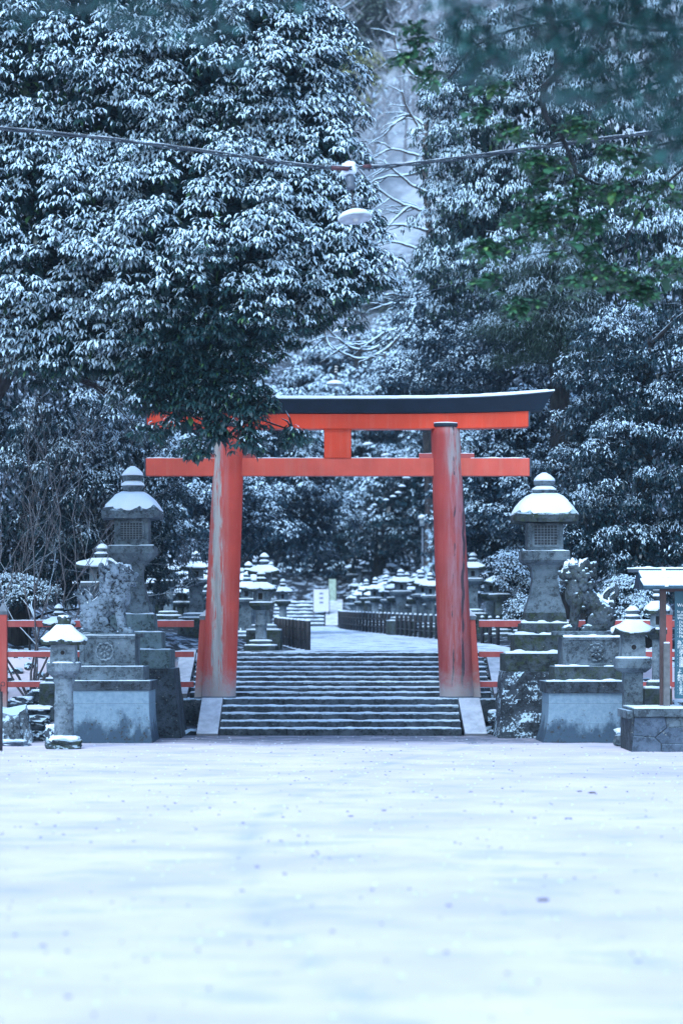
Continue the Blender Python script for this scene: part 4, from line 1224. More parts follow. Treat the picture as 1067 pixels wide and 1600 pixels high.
    mb = MB(); mb.box(xx - .05, xx + .05, -.215, -.125, Z(1006) + .003, Z(1006) + .03); mb.build('snow', M['snow'], gp, bevel=.012)
    tag(gp, 'short weathered grey wooden post standing before the notice board post', 'post')
    # low wall
    Y = -8.5; s = (Y + 50) / FPX
    t = thing('stone_wall', ((X0 - 533.5) * s, Y, 0), 'low wall of fitted polygonal stones with a frosted coping slab under the notice board', 'wall')
    X = lambda px: (px - X0) * s
    Z = lambda py: EYE - (py - 1000) * s
    mb = MB(); mb.box(X(987), X(1236), .03, 1.7, -.1, Z(1121)); mb.build('core', M['stone_dark'], t)
    mb = MB(); mb.box(X(990), X(1234), -.03, 1.74, Z(1120.5), Z(1107.5)); mb.box(X(981), X(989.5), .06, 1.6, Z(1124), Z(1111)); cp = mb.build('coping', M['stone'], t, bevel=.012)
    mb = MB(); snow_strip(mb, X(991), X(1233), -.02, 1.7, Z(1107.5) + .002, .014, 4); mb.build('snow', M['snow'], cp, recalc=False)
    q = lambda zx, zy: (970 + zx / 5, 870 + zy / 5)
    polys = [[(105, 1255), (345, 1255), (362, 1335), (268, 1415), (95, 1400)], [(345, 1255), (560, 1255), (575, 1330), (362, 1335)], [(362, 1335), (575, 1330), (620, 1400), (560, 1465), (318, 1465), (268, 1415)],
             [(95, 1400), (268, 1415), (318, 1465), (315, 1530), (82, 1530)], [(318, 1465), (560, 1465), (570, 1530), (315, 1530)], [(560, 1255), (860, 1255), (880, 1350), (760, 1410), (620, 1400), (575, 1330)], [(560, 1465), (620, 1400), (760, 1410), (900, 1530), (570, 1530)], [(860, 1255), (1320, 1255), (1320, 1400), (880, 1350)], [(760, 1410), (880, 1350), (1320, 1400), (1330, 1530), (900, 1530)]]
    mats = [M['stone_cut'], M['stone'], M['stone_cut'], M['stone_cut'], M['stone_cut']]
    for i, pl in enumerate(polys):
        pts = [q(*p) for p in pl]; cx = sum(p[0] for p in pts) / len(pts); cy = sum(p[1] for p in pts) / len(pts)
        sh = []
        for p in pts:
            d = math.hypot(p[0] - cx, p[1] - cy); k = 1 - .8 / d; sh.append((X(cx + (p[0] - cx) * k), Z(cy + (p[1] - cy) * k)))
        n = len(sh); dy = RD.uniform(0, .02)
        mb = MB(); mb.add([(a, -.0 + dy, b) for a, b in sh] + [(a, .12, b) for a, b in sh], [tuple(range(n)), tuple(reversed(range(n, 2 * n)))] + [(k, (k + 1) % n, n + (k + 1) % n, n + k) for k in range(n)])
        mb.build('wall_stone', mats[i % 5], t, bevel=.014)
notice_board()

# ------------------------------------------------------------------ rubble bank, boulders, dry wall at the left
mb = MB()
for side in (-1, 1):
    for i in range(330):
        x = side * RD.uniform(2.98, 8.5); y = RD.uniform(-1.5, 4.2)
        r = RD.uniform(.05, .19)
        mb.rock((x, y, gz(x, y) + .02), (r * RD.uniform(.9, 1.5), r, r * .7), seed=i * side, sub=2, amp=.35)
rb = mb.build('rubble_bank', M['stone_rough'], recalc=False)
tag(rb, 'snowy rubble covering the bank on both sides of the steps', 'rubble', kind='stuff')

def rock_thing(name, label, px, py, Y, r, mat, seed, snow=True, cat='boulder', rotz=0):
    p = W(px, py, Y)
    mb = MB(); mb.rock((0, 0, 0), r, seed=seed, amp=.32, sub=4); o = mb.build(name, mat, None, p)
    tag(o, label, cat)
    if snow:
        mb = MB(); mb.rock((0, 0, r[2] * .55), (r[0] * .85, r[1] * .85, r[2] * .5), seed=seed + 1, amp=.3, sub=4, smooth=True); mb.build('snow', M['snow'], o)
    return o
def stump():
    p = W(14, 1162, -4.6)
    mb = MB(); n = 60; lv = 26; vs = []
    for j in range(lv + 1):
        tt = j / lv
        for k in range(n):
            a = 6.2832 * k / n
            r = .34 * (1.25 - .35 * tt) * (1 + .16 * noise.fractal(Vector((math.cos(a) * 2.6, math.sin(a) * 2.6, tt * .7)), 1, 2, 5))
            vs.append((r * 1.1 * math.cos(a), r * math.sin(a), tt * (.74 + .10 * math.sin(a * 2 + 1)) - .1))
    fs = [(j * n + k, j * n + (k + 1) % n, (j + 1) * n + (k + 1) % n, (j + 1) * n + k) for j in range(lv) for k in range(n)] + [tuple(range(lv * n, lv * n + n))]
    mb.add(vs, fs); o = mb.build('craggy_rock', stone_mat('craggy_rock', (.10, .098, .09), (.30, .29, .27), dark=.6, snow=.95, seed=3, snowlo=.2, scale=7, pits=1.0), None, p)
    tag(o, 'tall craggy grey rock with snow in its clefts, left edge, below the fence post', 'rock')
stump()
def dry_wall():
    Y = -3.9; t = thing('dry_stone_wall', W(54, 1165, Y), 'rough little dry-stone wall with snow in its joints, between craggy rock and small lantern', 'wall')
    s = S(1, Y); z = 0; rows = [(12, 3), (11, 3), (12, 2), (13, 3), (9, 2)]
    for ri, (h, n) in enumerate(rows):
        xs_ = [-.30] + sorted(RD.uniform(-.2, .2) for _ in range(n - 1)) + [.30]
        for a, b in zip(xs_, xs_[1:]):
            if b - a < .08: continue
            mb = MB(); mb.rock(((a + b) / 2, RD.uniform(-.03, .03), z + h * s / 2), ((b - a) / 2 * 1.25, .26, h * s / 2 * 1.3), seed=ri * 7 + a * 10, amp=.22, sub=3)
            mb.build('wall_stone', M['stone_rough'] if ri % 2 else M['stone_dark'], t)
        z += h * s
    mb = MB(); snow_strip(mb, -.32, .32, -.2, .25, z, .05, 3); mb.build('snow', M['snow'], t, recalc=False)
dry_wall()
for (nm, lb, px, py, Y, r, mt, sd) in [
    ('boulder', 'flat snowy boulder at the foot of the craggy rock, left edge', 20, 1166, -6.0, (.34, .3, .12), M['stone_cut'], 3),
    ('boulder', 'snow-topped boulder on the bank under the left fence rail', 66, 1090, -1.2, (.34, .3, .17), M['stone_dark'], 8),
    ('boulder', 'snow-topped boulder lying on the bank beside the left fence post', 34, 1100, -1.6, (.3, .3, .16), M['stone_dark'], 12),
    ('boulder', 'small snowy boulder tucked between the dry-stone wall and the small lantern', 80, 1150, -5.6, (.13, .13, .22), M['stone_rough'], 22),
    ('boulder', 'snowy boulder on the bank right of the right ramp slab', 775, 1120, -.8, (.20, .2, .16), M['stone_rough'], 31),
    ('boulder', 'low dark boulder behind the small square lantern', 1014, 1112, -3.4, (.34, .3, .2), M['stone_rough'], 37)]:
    rock_thing(nm, lb, px, py, Y, r, mt, sd)
# steel gate post with a ring at the left edge
t = thing('gate_post', W(1, 1175, -8.2), 'thin dark steel post with a ring handle at the very left edge of the yard', 'post')
mb = MB(); mb.tube([(0, 0, -.1), (0, 0, 1.05)], .035, 12); mb.build('pole', M['dark_metal'], t)
mb = MB(); n = 18; mb.tube([(.045 + .035 * math.cos(6.2832 * k / n), -.04, 1.18 + .035 * math.sin(6.2832 * k / n)) for k in range(n + 1)], .007, 6); mb.tube([(0, 0, 1.05), (0.01, -.03, 1.16)], .01, 6); mb.build('ring', M['dark_metal'], t)

# clump of withered grass and leaves caught on the bottom step
mb = MB()
for i in range(70):
    a = RD.uniform(0, 6.28); r = RD.uniform(.03, .17); h = RD.uniform(.02, .07)
    mb.tube([(0, 0, 0), (r * .5 * math.cos(a), r * .3 * math.sin(a), h), (r * math.cos(a), r * .5 * math.sin(a), h * .4)], [.006, .008, .003], 4, mi=i % 2)
mb.rock((.02, 0, .05), (.12, .06, .025), seed=3, mi=1, amp=.4)
o = mb.build('dead_grass_tuft', [M['wood_dark'], M['snow']], None, W(375, 1158, -1.75)); tag(o, 'dark tuft of dead grass capped with snow at the bottom step', 'grass tuft')

# ------------------------------------------------------------------ offered stone lanterns along the path
GRP = 'weathered stone lanterns standing along the path'
def proto_lantern(kind, seed):
    t = thing('stone_lantern', (0, 0, 0), 'snow-capped stone lantern among the rows standing back from the path', 'stone lantern', GRP)
    st = M['stone_moss'] if kind != 1 else M['stone']
    mb = MB(); mb.box(-.36, .36, -.36, .36, -.7, .10); b = mb.build('base', M['stone_moss'], t, bevel=.03)
    mb = MB(); mb.lathe([(.35, .10), (.34, .13), (.2, .14)], 4, 6, smooth=True, jit=.06, seed=seed); mb.build('snow', M['snow'], b)
    mb = MB(); mb.lathe([(.27, .10), (.26, .20), (.21, .22)], 4 if kind == 1 else 6, 2); b2 = mb.build('tier', st, t)
    mb = MB(); mb.lathe([(.25, .20), (.245, .225), (.16, .24)], 4 if kind == 1 else 6, 6, smooth=True, jit=.06, seed=seed); mb.build('snow', M['snow'], b2)
    if kind == 1: mb = MB(); mb.lathe([(.15, .22), (.125, .45), (.12, .70), (.15, .92)], 4, 3, jit=.02)
    else: mb = MB(); mb.lathe([(.15, .22), (.13, .26), (.125, .55), (.14, .56), (.14, .59), (.125, .60), (.125, .88), (.15, .93)], 20, smooth=True)
    mb.build('shaft', M['stone_pale'] if kind == 0 else st, t)
    mb = MB(); sd = 4 if kind == 1 else 6
    mb.lathe([(.16, .91), (.25, 1.0), (.26, 1.01), (.26, 1.07), (.2, 1.075)], sd, 3, jit=.02); pl = mb.build('platform', st, t)
    mb = MB(); mb.lathe([(.255, 1.07), (.25, 1.10), (.17, 1.105)], sd, 6, smooth=True, jit=.05); mb.build('snow', M['snow'], pl)
    mb = MB(); mb.lathe([(.155, 1.07), (.15, 1.36)], sd, 1, rot=(math.pi / 4 if sd == 4 else 0)); fb = mb.build('firebox', M['stone_pale'] if kind != 2 else st, t)
    opening(t, fb, .045 if kind != 2 else .06, 1.15, 1.29, 'slot' , .152 if sd == 4 else .152)
    roof_parts(t, .34, 1.33, 1.52, sd, .05, M['stone_moss'], .058, rnd=.25 if kind != 1 else .1, top_r=.09, seed=seed, jit=.07, eave=.05)
    finial(t, .10, 1.50, 1.80, st, seed=seed)
    return t
PROTO = [proto_lantern(k, 3 + k * 7) for k in range(3)]
used = [False] * 3
def put_lantern(x, y, z, k, sc, label=None, rz=0.0, tilt=0.0, stretch=1.0):
    if not used[k]: o = PROTO[k]; used[k] = True
    else: o = copy_tree(PROTO[k])
    o.location = (x, y, z); o.scale = (sc, sc, sc * stretch); o.rotation_euler = (tilt, tilt * .7, rz)
    if label: o['label'] = label
    else: o['label'] = 'snow-capped stone lantern among the rows standing back from the path'
    return o
named = [  # px, top, bottom, kind, width factor, label
    (408, 892, 1016, 0, 1.0, 'mossy stone lantern with ribbed shaft at the top of the steps, beside the post fence'),
    (413, 865, 992, 1, 1.05, 'taller broad-roofed stone lantern just behind the one at the top of the steps'),
    (386, 894, 1000, 1, 1.0, 'stone lantern half hidden behind the left gate pillar'),
    (263, 867, 968, 0, 1.05, 'stone lantern with pale thick shaft nearest the tall left lantern'),
    (306, 862, 972, 1, 1.2, 'tallest stone lantern between the left tall lantern and the left gate pillar'),
    (282, 908, 990, 2, 1.0, 'leftmost of three low stone lanterns in a row left of the gate'),
    (298, 908, 990, 2, 1.0, 'middle one of three low stone lanterns in a row left of the gate'),
    (318, 906, 990, 2, 1.0, 'low stone lantern touching the left gate pillar, last of a row of three'),
    (739, 864, 965, 1, 1.1, 'stone lantern with a pyramid of snow just right of the right gate pillar'),
    (766, 882, 972, 0, 1.1, 'stone lantern with a wide conical snow cap midway between right pillar and tall lantern'),
    (745, 898, 975, 2, 1.0, 'low stone lantern beside the right gate pillar, under the pyramid-capped one'),
    (791, 858, 948, 1, 1.0, 'stone lantern behind the shrub left of the tall right lantern'),
    (794, 928, 1000, 2, 1.0, 'squat dark stone lantern right behind the fence rail left of the tall right lantern'),
    (784, 902, 985, 0, 1.0, 'stone lantern under snowy branches beside the tall right lantern'),
    (626, 890, 975, 1, 1.2, 'stone lantern with the broadest snowy roof behind the right post fence'),
    (650, 903, 985, 0, 1.2, 'stone lantern with a heaped snow cap behind the right post fence'),
    (602, 910, 980, 2, 1.0, 'low stone lantern behind the middle of the right post fence'),
    (672, 895, 985, 1, 1.0, 'stone lantern partly hidden by the right gate pillar, behind the post fence'),
    (92, 945, 1075, 2, 1.0, 'rough stone lantern with a mossy finial directly behind the small round-shafted lantern'),
    (160, 851, 1000, 1, 1.35, 'stone lantern with a broad sloping snowy roof behind the left guardian beast'),
    (1026, 915, 1085, 0, .62, 'short stone lantern with a thick snow hood behind the notice board posts'),
    (40, 948, 1050, 1, 1.1, 'dark stone lantern behind the fence near the left edge'),
    (442, 905, 990, 0, 1.0, 'stone lantern right behind the left post fence'),
    (106, 892, 985, 0, 1.0, 'slim stone lantern in the dark left of the left guardian beast'),
]
for i, (px, a, b, k, wf, lb) in enumerate(named):
    d = FPX * 1.80 / (b - a)
    if px in (92,): d = 47.6
    if px == 1026: d = 45.5
    if px == 160: d = 52.5
    if px == 408: d = 55.3
    if px == 413: d = 57.8
    hs = (b - a) * d / FPX / 1.80
    p = W(px, b, d - 50)
    o = put_lantern(p.x, p.y, p.z, k, hs * wf, lb, rz=RD.uniform(-.15, .15), stretch=1 / wf)
ORD = 'first second third fourth fifth sixth seventh eighth ninth tenth eleventh twelfth thirteenth fourteenth fifteenth sixteenth seventeenth eighteenth nineteenth twentieth twenty-first twenty-second twenty-third twenty-fourth twenty-fifth twenty-sixth twenty-seventh twenty-eighth'.split()
KD = ['ribbed-shaft', 'square', 'six-sided mossy']
cnt = 0
for side in (-1, 1):
    for row in range(3):
        y = 12.0 + row * 1.3; num = 0
        while y < 56:
            y += RD.uniform(1.7, 2.7)
            x = (path_r(y) + 1.0 + row * 1.15 + RD.uniform(-.2, .2)) if side > 0 else (path_l(y) - 1.0 - row * 1.2 + RD.uniform(-.2, .2))
            d = y + 50; px = 533.5 + x * FPX / d
            if not (225 < px < 830): continue
            kk = RD.randrange(3)
            put_lantern(x, y, gz(x, y), kk, RD.uniform(.80, 1.20), KD[kk] + ' stone lantern in the ' + ['front', 'middle', 'back'][row] + ' row along the ' + ('right' if side > 0 else 'left') + ' fence, ' + ORD[min(num, 27)] + ' from the gate', rz=RD.uniform(-.3, .3), tilt=RD.uniform(-.035, .035)); cnt += 1; num += 1
for i in range(14):
    y = RD.uniform(58, 66); x = RD.uniform(.2, 3.2) if i % 3 else RD.uniform(-5, -3)
    put_lantern(x, y, gz(x, y), RD.randrange(3), RD.uniform(.95, 1.1), 'far stone lantern on the rise behind the far steps, ' + ORD[i] + ' of its scattered group', rz=RD.uniform(-.3, .3)); cnt += 1

# ------------------------------------------------------------------ dark post fences on the terrace
def post_fence(label, pts, n, h=.70, r=.065):
    a = Vector(pts[0])
    t = thing('post_fence', (a.x, a.y, yard_z(a.x, a.y)), label, 'fence')
    P = []
    cp = curve_pts([Vector((p[0], p[1], 0)) for p in pts], 12)
    L = [0]
    for i in range(1, len(cp)): L.append(L[-1] + (cp[i] - cp[i - 1]).length)
    for k in range(n):
        q = L[-1] * k / (n - 1); i = min(range(len(L)), key=lambda j: abs(L[j] - q)); i = max(1, i)
        u = (q - L[i - 1]) / max(1e-6, L[i] - L[i - 1]); p = cp[i - 1].lerp(cp[i], u); P.append(Vector((p.x, p.y, yard_z(p.x, p.y))) - t.location)
    mb = MB(); mb.tube([(0, 0, -.15), (0, 0, h - .02), (0, 0, h)], [r, r, r * .8], 12)
    first = mb.build('post', M['dark_metal'], t, P[0])
    mb = MB(); mb.lathe([(r * .95, h), (r * .8, h + .035), (r * .3, h + .05)], 12, smooth=True, jit=.08); sn = mb.build('snow', M['snow'], first)
    for p in P[1:]:
        c = first.copy(); COL.objects.link(c); c.location = p
        s2 = sn.copy(); COL.objects.link(s2); s2.parent = c
    for zz in (.52, .25):
        mb = MB(); mb.tube([p + Vector((0, 0, zz)) for p in P], .018, 6); mb.build('rail', M['dark_metal'], t, recalc=False)
post_fence('short fence of thick dark snow-topped posts left of the terrace, behind the mossy lantern', [(-.78, 5.4), (-.95, 6.8), (-1.25, 9.5), (-1.75, 14.5)], 10, .70, .068)
post_fence('long dark post fence curving away along the right side of the snowy path', [(4.05, 12.2), (3.2, 18), (1.9, 28), (.2, 43), (-.1, 50)], 40, .72, .055)

# ------------------------------------------------------------------ far steps, panels, lamp post
fy = 54.0; fz = gz(-1.8, 53)
far = thing('stone_staircase', (-1.7, fy, fz), 'far snowy stone steps at the end of the path', 'stairs')
for k in range(7):
    mb = MB(); mb.box(-1.3, .95, k * .62, k * .62 + .75, -.3, (k + 1) * .165); st = mb.build('step', M['stair'], far, bevel=.01)
    mb = MB(); snow_strip(mb, -1.29, .94, k * .62, k * .62 + .7, (k + 1) * .165 + .003, .05, k); mb.build('snow', M['snow'], st, recalc=False)
mb = MB(); mb.hexa([(1.0, -.3, -.3), (1.75, -.3, -.3), (1.75, 4.3, .9), (1.0, 4.3, .9)], [(1.0, -.3, .1), (1.75, -.3, .1), (1.75, 4.3, 1.3), (1.0, 4.3, 1.3)]); mb.build('ramp_slab', RAMPM, far, bevel=.02)
def panel(label, px0, px1, py0, py1, Y, mat, ink=True):
    s = (Y + 50) / FPX; c = W((px0 + px1) / 2, py1, Y)
    t = thing('signboard', c, label, 'sign')
    w = (px1 - px0) / 2 * s; h = (py1 - py0) * s
    mb = MB(); mb.box(-w, w, -.03, .03, 0, h); p = mb.build('panel', mat, t, bevel=.01)
    for sx in (-1, 1):
        mb = MB(); mb.box(sx * w - .03, sx * w + .03, .032, .09, -.6, h); mb.build('leg', M['wood_grey'], t)
    if ink:
        for k in range(3):
            mb = MB(); z = h * (.82 - .2 * k); mb.box(-w * .25, w * .25, -.034, -.0305, z - h * .05, z + h * .03); mb.build('print', M['ink'], p)
panel('white rectangular notice panel standing at the top of the far steps', 490, 514, 921, 956, 55.5, M['white_board'])
panel('taller pale greenish panel behind the white notice panel', 514, 525, 905, 942, 58, simple('pale_green_panel', (.34, .44, .36), .7), False)
t = thing('street_lamp', W(660, 960, 42), 'slim grey street lamp with a white cylindrical head among trees beyond the right post fence', 'street lamp')
s = S(1, 42); h = (960 - 822) * s
mb = MB(); mb.tube([(0, 0, -1), (0, 0, h)], [.05, .035], 10); mb.build('pole', M['metal_grey'], t)
mb = MB(); mb.lathe([(4.2 * s, h), (5.2 * s, h + 11 * s)], 16, smooth=True); mb.build('lamp_head', M['lamp_enamel'], t)
mb = MB(); mb.lathe([(8.2 * s, h + 11 * s), (7.5 * s, h + 13 * s), (3 * s, h + 15.5 * s)], 16, smooth=True); hd = mb.build('hood', M['lamp_enamel'], t)
mb = MB(); mb.lathe([(7.6 * s, h + 13 * s), (6 * s, h + 16 * s), (2 * s, h + 17.5 * s)], 16, smooth=True, jit=.06); mb.build('snow', M['snow'], hd)

# ------------------------------------------------------------------ hanging lamps and cables
def pendant(loc, hang, label, first=None, tilt=(0, 0), sc=1.0):
    if first is None:
        t = thing('pendant_lamp', loc, label, 'hanging lamp', 'enamel lamps hung above the path')
        mb = MB(); mb.lathe([(.055, -.0), (.10, .02), (.20, .045), (.238, .02), (.245, .025), (.205, .075), (.10, .11), (.05, .13), (.045, .22), (.03, .24)][3:], 28, smooth=True)
        mb.lathe([(.236, .022), (.15, .05), (.05, .06)], 28, smooth=True)
        sh = mb.build('shade', M['lamp_enamel'], t)
        mb = MB(); mb.lathe([(.247, .028), (.250, .06), (.215, .10), (.12, .145), (.055, .16)], 28, smooth=True, jit=.05); mb.build('snow', M['snow'], sh)
        mb = MB(); mb.lathe([(.035, -.015), (.045, .03), (.04, .05)], 16, smooth=True); mb.build('bulb', M['foundation'], t)
        mb = MB(); mb.lathe([(.045, .12), (.05, .20), (.035, .25), (.02, .27)], 14, smooth=True); mb.build('socket', M['dark_metal'], t)
        return t
    t = copy_tree(first); t.location = loc; t['label'] = label; t.rotation_euler = (tilt[0], tilt[1], 0); t.scale = (sc,) * 3
    return t
def hanger(parent, z0, z1, mat, r=.014):
    mb = MB(); n = 10
    for k in range(n):
        za = z0 + (z1 - z0) * k / n; zb = z0 + (z1 - z0) * (k + 1) / n
        mb.tube([(0, 0, za), (.006 * (-1) ** k, 0, (za + zb) / 2), (0, 0, zb)], r, 6)
    return mb.build('hanger', mat, parent, recalc=False)
LY = -14.0
p1 = W(555, 344, LY)
L1 = pendant(p1, 0, 'nearest white enamel lamp, hanging largest and highest from a snowy cable against the left tree'); L1.rotation_euler = (rad(-9), rad(-7), 0); L1.scale = (1.03,) * 3
hz = (344 - 264) * S(1, LY)
hanger(L1, .26, hz, M['dark_metal'], .018)
mb = MB(); mb.lathe([(.05, hz - .30), (.075, hz - .26), (.06, hz - .2), (.075, hz - .14), (.05, hz - .06)], 16, smooth=True); mb.build('insulator', M['metal_grey'], L1)
mb = MB(); mb.rock((0, 0, hz + .02), (.13, .10, .11), seed=6, amp=.4, smooth=True); mb.build('snow', M['snow'], L1)
cab = thing('overhead_cable', W(555, 262, LY), 'snow-dusted cable sagging across the top of the view, holding the nearest lamp', 'cable')
def rel(pts, o): return [Vector(p) - o.location for p in pts]
cl = curve_pts(rel([W(-120, 188, LY), W(0, 200, LY), W(180, 218, LY), W(370, 243, LY), W(480, 259, LY), W(550, 262, LY)], cab), 8)
cr = curve_pts(rel([W(560, 262, LY), W(640, 256, LY), W(760, 241, LY), W(900, 222, LY), W(1067, 200, LY), W(1250, 172, LY)], cab), 8)
for c in (cl, cr):
    mb = MB()
    for k in range(2):
        mb.tube([p + Vector((0, .02 * math.cos(i * .9 + k * 3.14), .020 * math.sin(i * .9 + k * 3.14))) for i, p in enumerate(c)], .015, 8)
    w = mb.build('wire', M['cable'], cab, recalc=False)
    mb = MB(); cc = [p + Vector((0, 0, .034)) for p in c]; mb.tube(cc, [max(.001, .002 + .010 * fbm(p.x * 3, 1)) for p in cc], 8); mb.build('snow', M['snow'], w, recalc=False)
mb = MB(); mb.tube(rel([W(518, 261.5, LY), W(545, 263, LY)], cab), .036, 10); mb.tube(rel([W(567, 260, LY), W(580, 259, LY)], cab), .034, 10); mb.build('tape', M['tape_red'], cab, recalc=False)

chain = [(538, 523, 3, 'second lamp, snow-heaped, hanging below the left tree branches against white boughs'), (524, 603, 15, 'third lamp with a visible ceramic insulator, hanging just above the gate roof'),
         (575, 696, 62, 'lamp seen through the gate just right of the short centre strut'), (603, 713, 70, 'lamp seen through the gate just above the tie beam'),
         (635, 748, 82, None), (628, 761, 88, None), (622, 771, 94, None), (614, 777, 98, None), (603, 782, 102, None), (585, 790, 108, None), (577, 797, 114, None), (569, 804, 120, None),
         (505, 820, 128, None), (499, 826, 132, None), (492, 831, 136, None), (486, 835, 140, None), (478, 838, 144, None)]
tops = []
for i, (px, py, Y, lb) in enumerate(chain):
    Yr = Y if Y < 20 else 30 + (Y - 62) * .28
    sc = 1.0 if Y < 20 else max(.62, 1 - (Y - 62) / 160) * (Yr + 50) / (Y + 50) * 1.05
    p = W(px, py, Yr)
    o = pendant(p, 0, lb or 'small distant enamel lamp in the receding string of lamps seen through the gate', L1 if False else None) if False else None
    # copy without the near lamp's own hanger
    c = L1.copy(); COL.objects.link(c); c.location = p; c.rotation_euler = (rad(RD.uniform(-4, 2)), rad(RD.uniform(-6, 6)), 0); c.scale = (sc,) * 3
    c['label'] = lb or (ORD[i - 4] + ' small distant lamp of the receding string under the tie beam, counted from the top')
    for ch in L1.children:
        n0 = ch.name.split('.')[0]
        if n0 in ('shade', 'bulb', 'socket'): copy_tree(ch, c)
    hh = .55 if Y > 20 else .60
    hanger(c, .26, hh / sc if Y > 20 else hh, M['dark_metal'], .012)
    if i == 1:
        mb = MB()
        for q in range(3): mb.lathe([(.03, .36 + q * .07), (.055, .38 + q * .07), (.03, .41 + q * .07)], 12, smooth=True)
        mb.build('insulator', M['insulator'], c)
    tops.append(p + Vector((0, 0, hh if Y < 20 else hh * 1.0)))
def cable(label, pts, r, name='overhead_cable', sag=.0):
    mb = MB(); o = Vector(pts[0]); mb.tube(curve_pts([Vector(p) - o for p in pts], 8), r, 6); c = mb.build(name, M['cable'], None, o, recalc=False); tag(c, label, 'cable'); return c
cable('thin pale wire stretched level above the gate roof, carrying the third lamp', [W(380, 592, 15), tops[1], W(700, 601, 15), W(900, 603, 15), W(1200, 598, 15)], .008)
cable('thin wire carrying the second lamp, vanishing into the left tree', [W(330, 452, 3), W(430, 470, 3), tops[0], W(640, 462, 3), W(760, 430, 3)], .009)
cable('thin wire carrying the receding string of small lamps through the gate', [W(560, 672, 26)] + tops[2:] , .008)

# ------------------------------------------------------------------ trees
def B(px, py, Y, rx, rz, ry=None):
    s = (Y + 50) / FPX
    return (tuple(W(px, py, Y)), (rx * s, (ry if ry else min(rx, rz) * s * .8), rz * s))
def smooth01(a, b, x):
    t = np.clip((x - a) / (b - a), 0, 1); return t * t * (3 - 2 * t)

def tree(name, label, base, tr, blobs, mat, cat='tree', group=None, r0=.10, nlimb=26, top=None, trunkmat=None, minz=None, extra=(), **kw):
    zb = gz(base[0], base[1])
    t = thing(name, (base[0], base[1], zb), label, cat, group)
    off = Vector((base[0], base[1], zb))
    bl = [(tuple(Vector(b[0]) - off), b[1]) for b in blobs]
    sf = kw.pop('snowfn', None)
    if sf is not None:
        f0 = sf; o3 = np.array(off); sf2 = lambda P: f0(P + o3)
    else: sf2 = None
    PC, pr = crown(t, bl, mat, snowfn=sf2, **kw)
    ext = []
    for (nm, ebl, ov) in extra:
        eb = [(tuple(Vector(b[0]) - off), b[1]) for b in ebl]
        k2 = dict(kw); k2.update(ov); P2, _ = crown(t, eb, mat, snowfn=sf2, name=nm, **k2); ext += [P2[i] for i in NP.permutation(len(P2))[:26]]
    zs = [b[0][2] for b in bl]; cx = sum(b[0][0] for b in bl) / len(bl); cy = sum(b[0][1] for b in bl) / len(bl); zt = max(b[0][2] + b[1][2] * .5 for b in bl)
    k = NP.permutation(len(PC))[:nlimb]
    limbs(t, [(0, 0, -.5), (cx * .15, cy * .15, zt * .3), (cx * .6, cy * .6, zt * .65), (cx, cy, zt)], tr, [PC[i] for i in k] + ext, trunkmat or M['bark'], r0, seed=int(abs(base[0] * 7 + base[1])), minz=minz)
    return t

def sf_left(P):
    x, z = P[:, 0], P[:, 2]
    lo = np.where(x < -3.9, 5.6, 7.0) ; lo = lo + .5 * np.sin(x * 2.1)
    return .38 + .64 * smooth01(lo - .2, lo + 1.8, z)
tree('evergreen_tree', 'huge broadleaf evergreen loaded with snow, overhanging the gate from the left', (-8.8, -4.5), .42,
     [B(150, 130, -6.5, 230, 190), B(370, 110, -7, 160, 170), B(468, 240, -7.2, 82, 105), B(430, 60, -7, 52, 95), B(90, 370, -6.8, 210, 170), B(320, 390, -7.6, 190, 170), B(500, 415, -7.6, 92, 72), B(440, 330, -7.4, 110, 90),
      B(318, 515, -7.8, 95, 66), B(150, 520, -7.2, 140, 65), B(-90, 250, -6, 140, 260)],
     M['leaf_a'], snowfn=sf_left, puff=.42, gap=.46, nw=28, nl=9, L=.17, Wd=.040, snow=1.2, r0=.07, nlimb=40, wr=.03, e1=(-30, 10), e2=(-88, -50), lowcut=-.8, voids=0, inner=2.0, minz=7.0,
     extra=[('lower_boughs', [B(290, 590, -7.8, 56, 26), B(350, 575, -8.0, 50, 32), B(250, 622, -7.6, 38, 16), B(325, 622, -8.0, 40, 16), B(372, 615, -8.1, 26, 22), B(395, 575, -8, 22, 24), B(345, 655, -8.1, 18, 12), B(285, 655, -7.9, 24, 9), B(388, 652, -8.2, 12, 16), B(338, 682, -8, 8, 6), B(388, 690, -8.2, 6, 8), B(235, 672, -7.8, 18, 7), B(308, 700, -7.9, 5, 5), B(462, 680, -7.9, 9, 7), B(402, 628, -8.2, 14, 14), B(210, 600, -7.4, 34, 20)], dict(puff=.22, gap=.27, nw=11, inner=.25, snow=1.15, bare=.1))])
tree('evergreen_tree', 'dark small-leaved evergreen behind the left fence and beast, only lightly dusted', (-7.6, 6.5), .3,
     [B(60, 600, 4, 165, 110), B(30, 760, 4.5, 150, 120), B(170, 740, 6, 110, 120), B(60, 880, 5, 130, 80), B(200, 850, 9, 90, 90), B(-110, 700, 5, 120, 220)],
     M['leaf_b'], snow=.8, puff=.42, gap=.58, nw=30, nl=8, L=.13, Wd=.032, hang=True, r0=.07, nlimb=20, e1=(-60, 20), e2=(-90, -30), snowfn=lambda P: .55 + .45 * smooth01(3.5, 8.5, P[:, 2]))
rt = 'evergreens massed right of the gate'
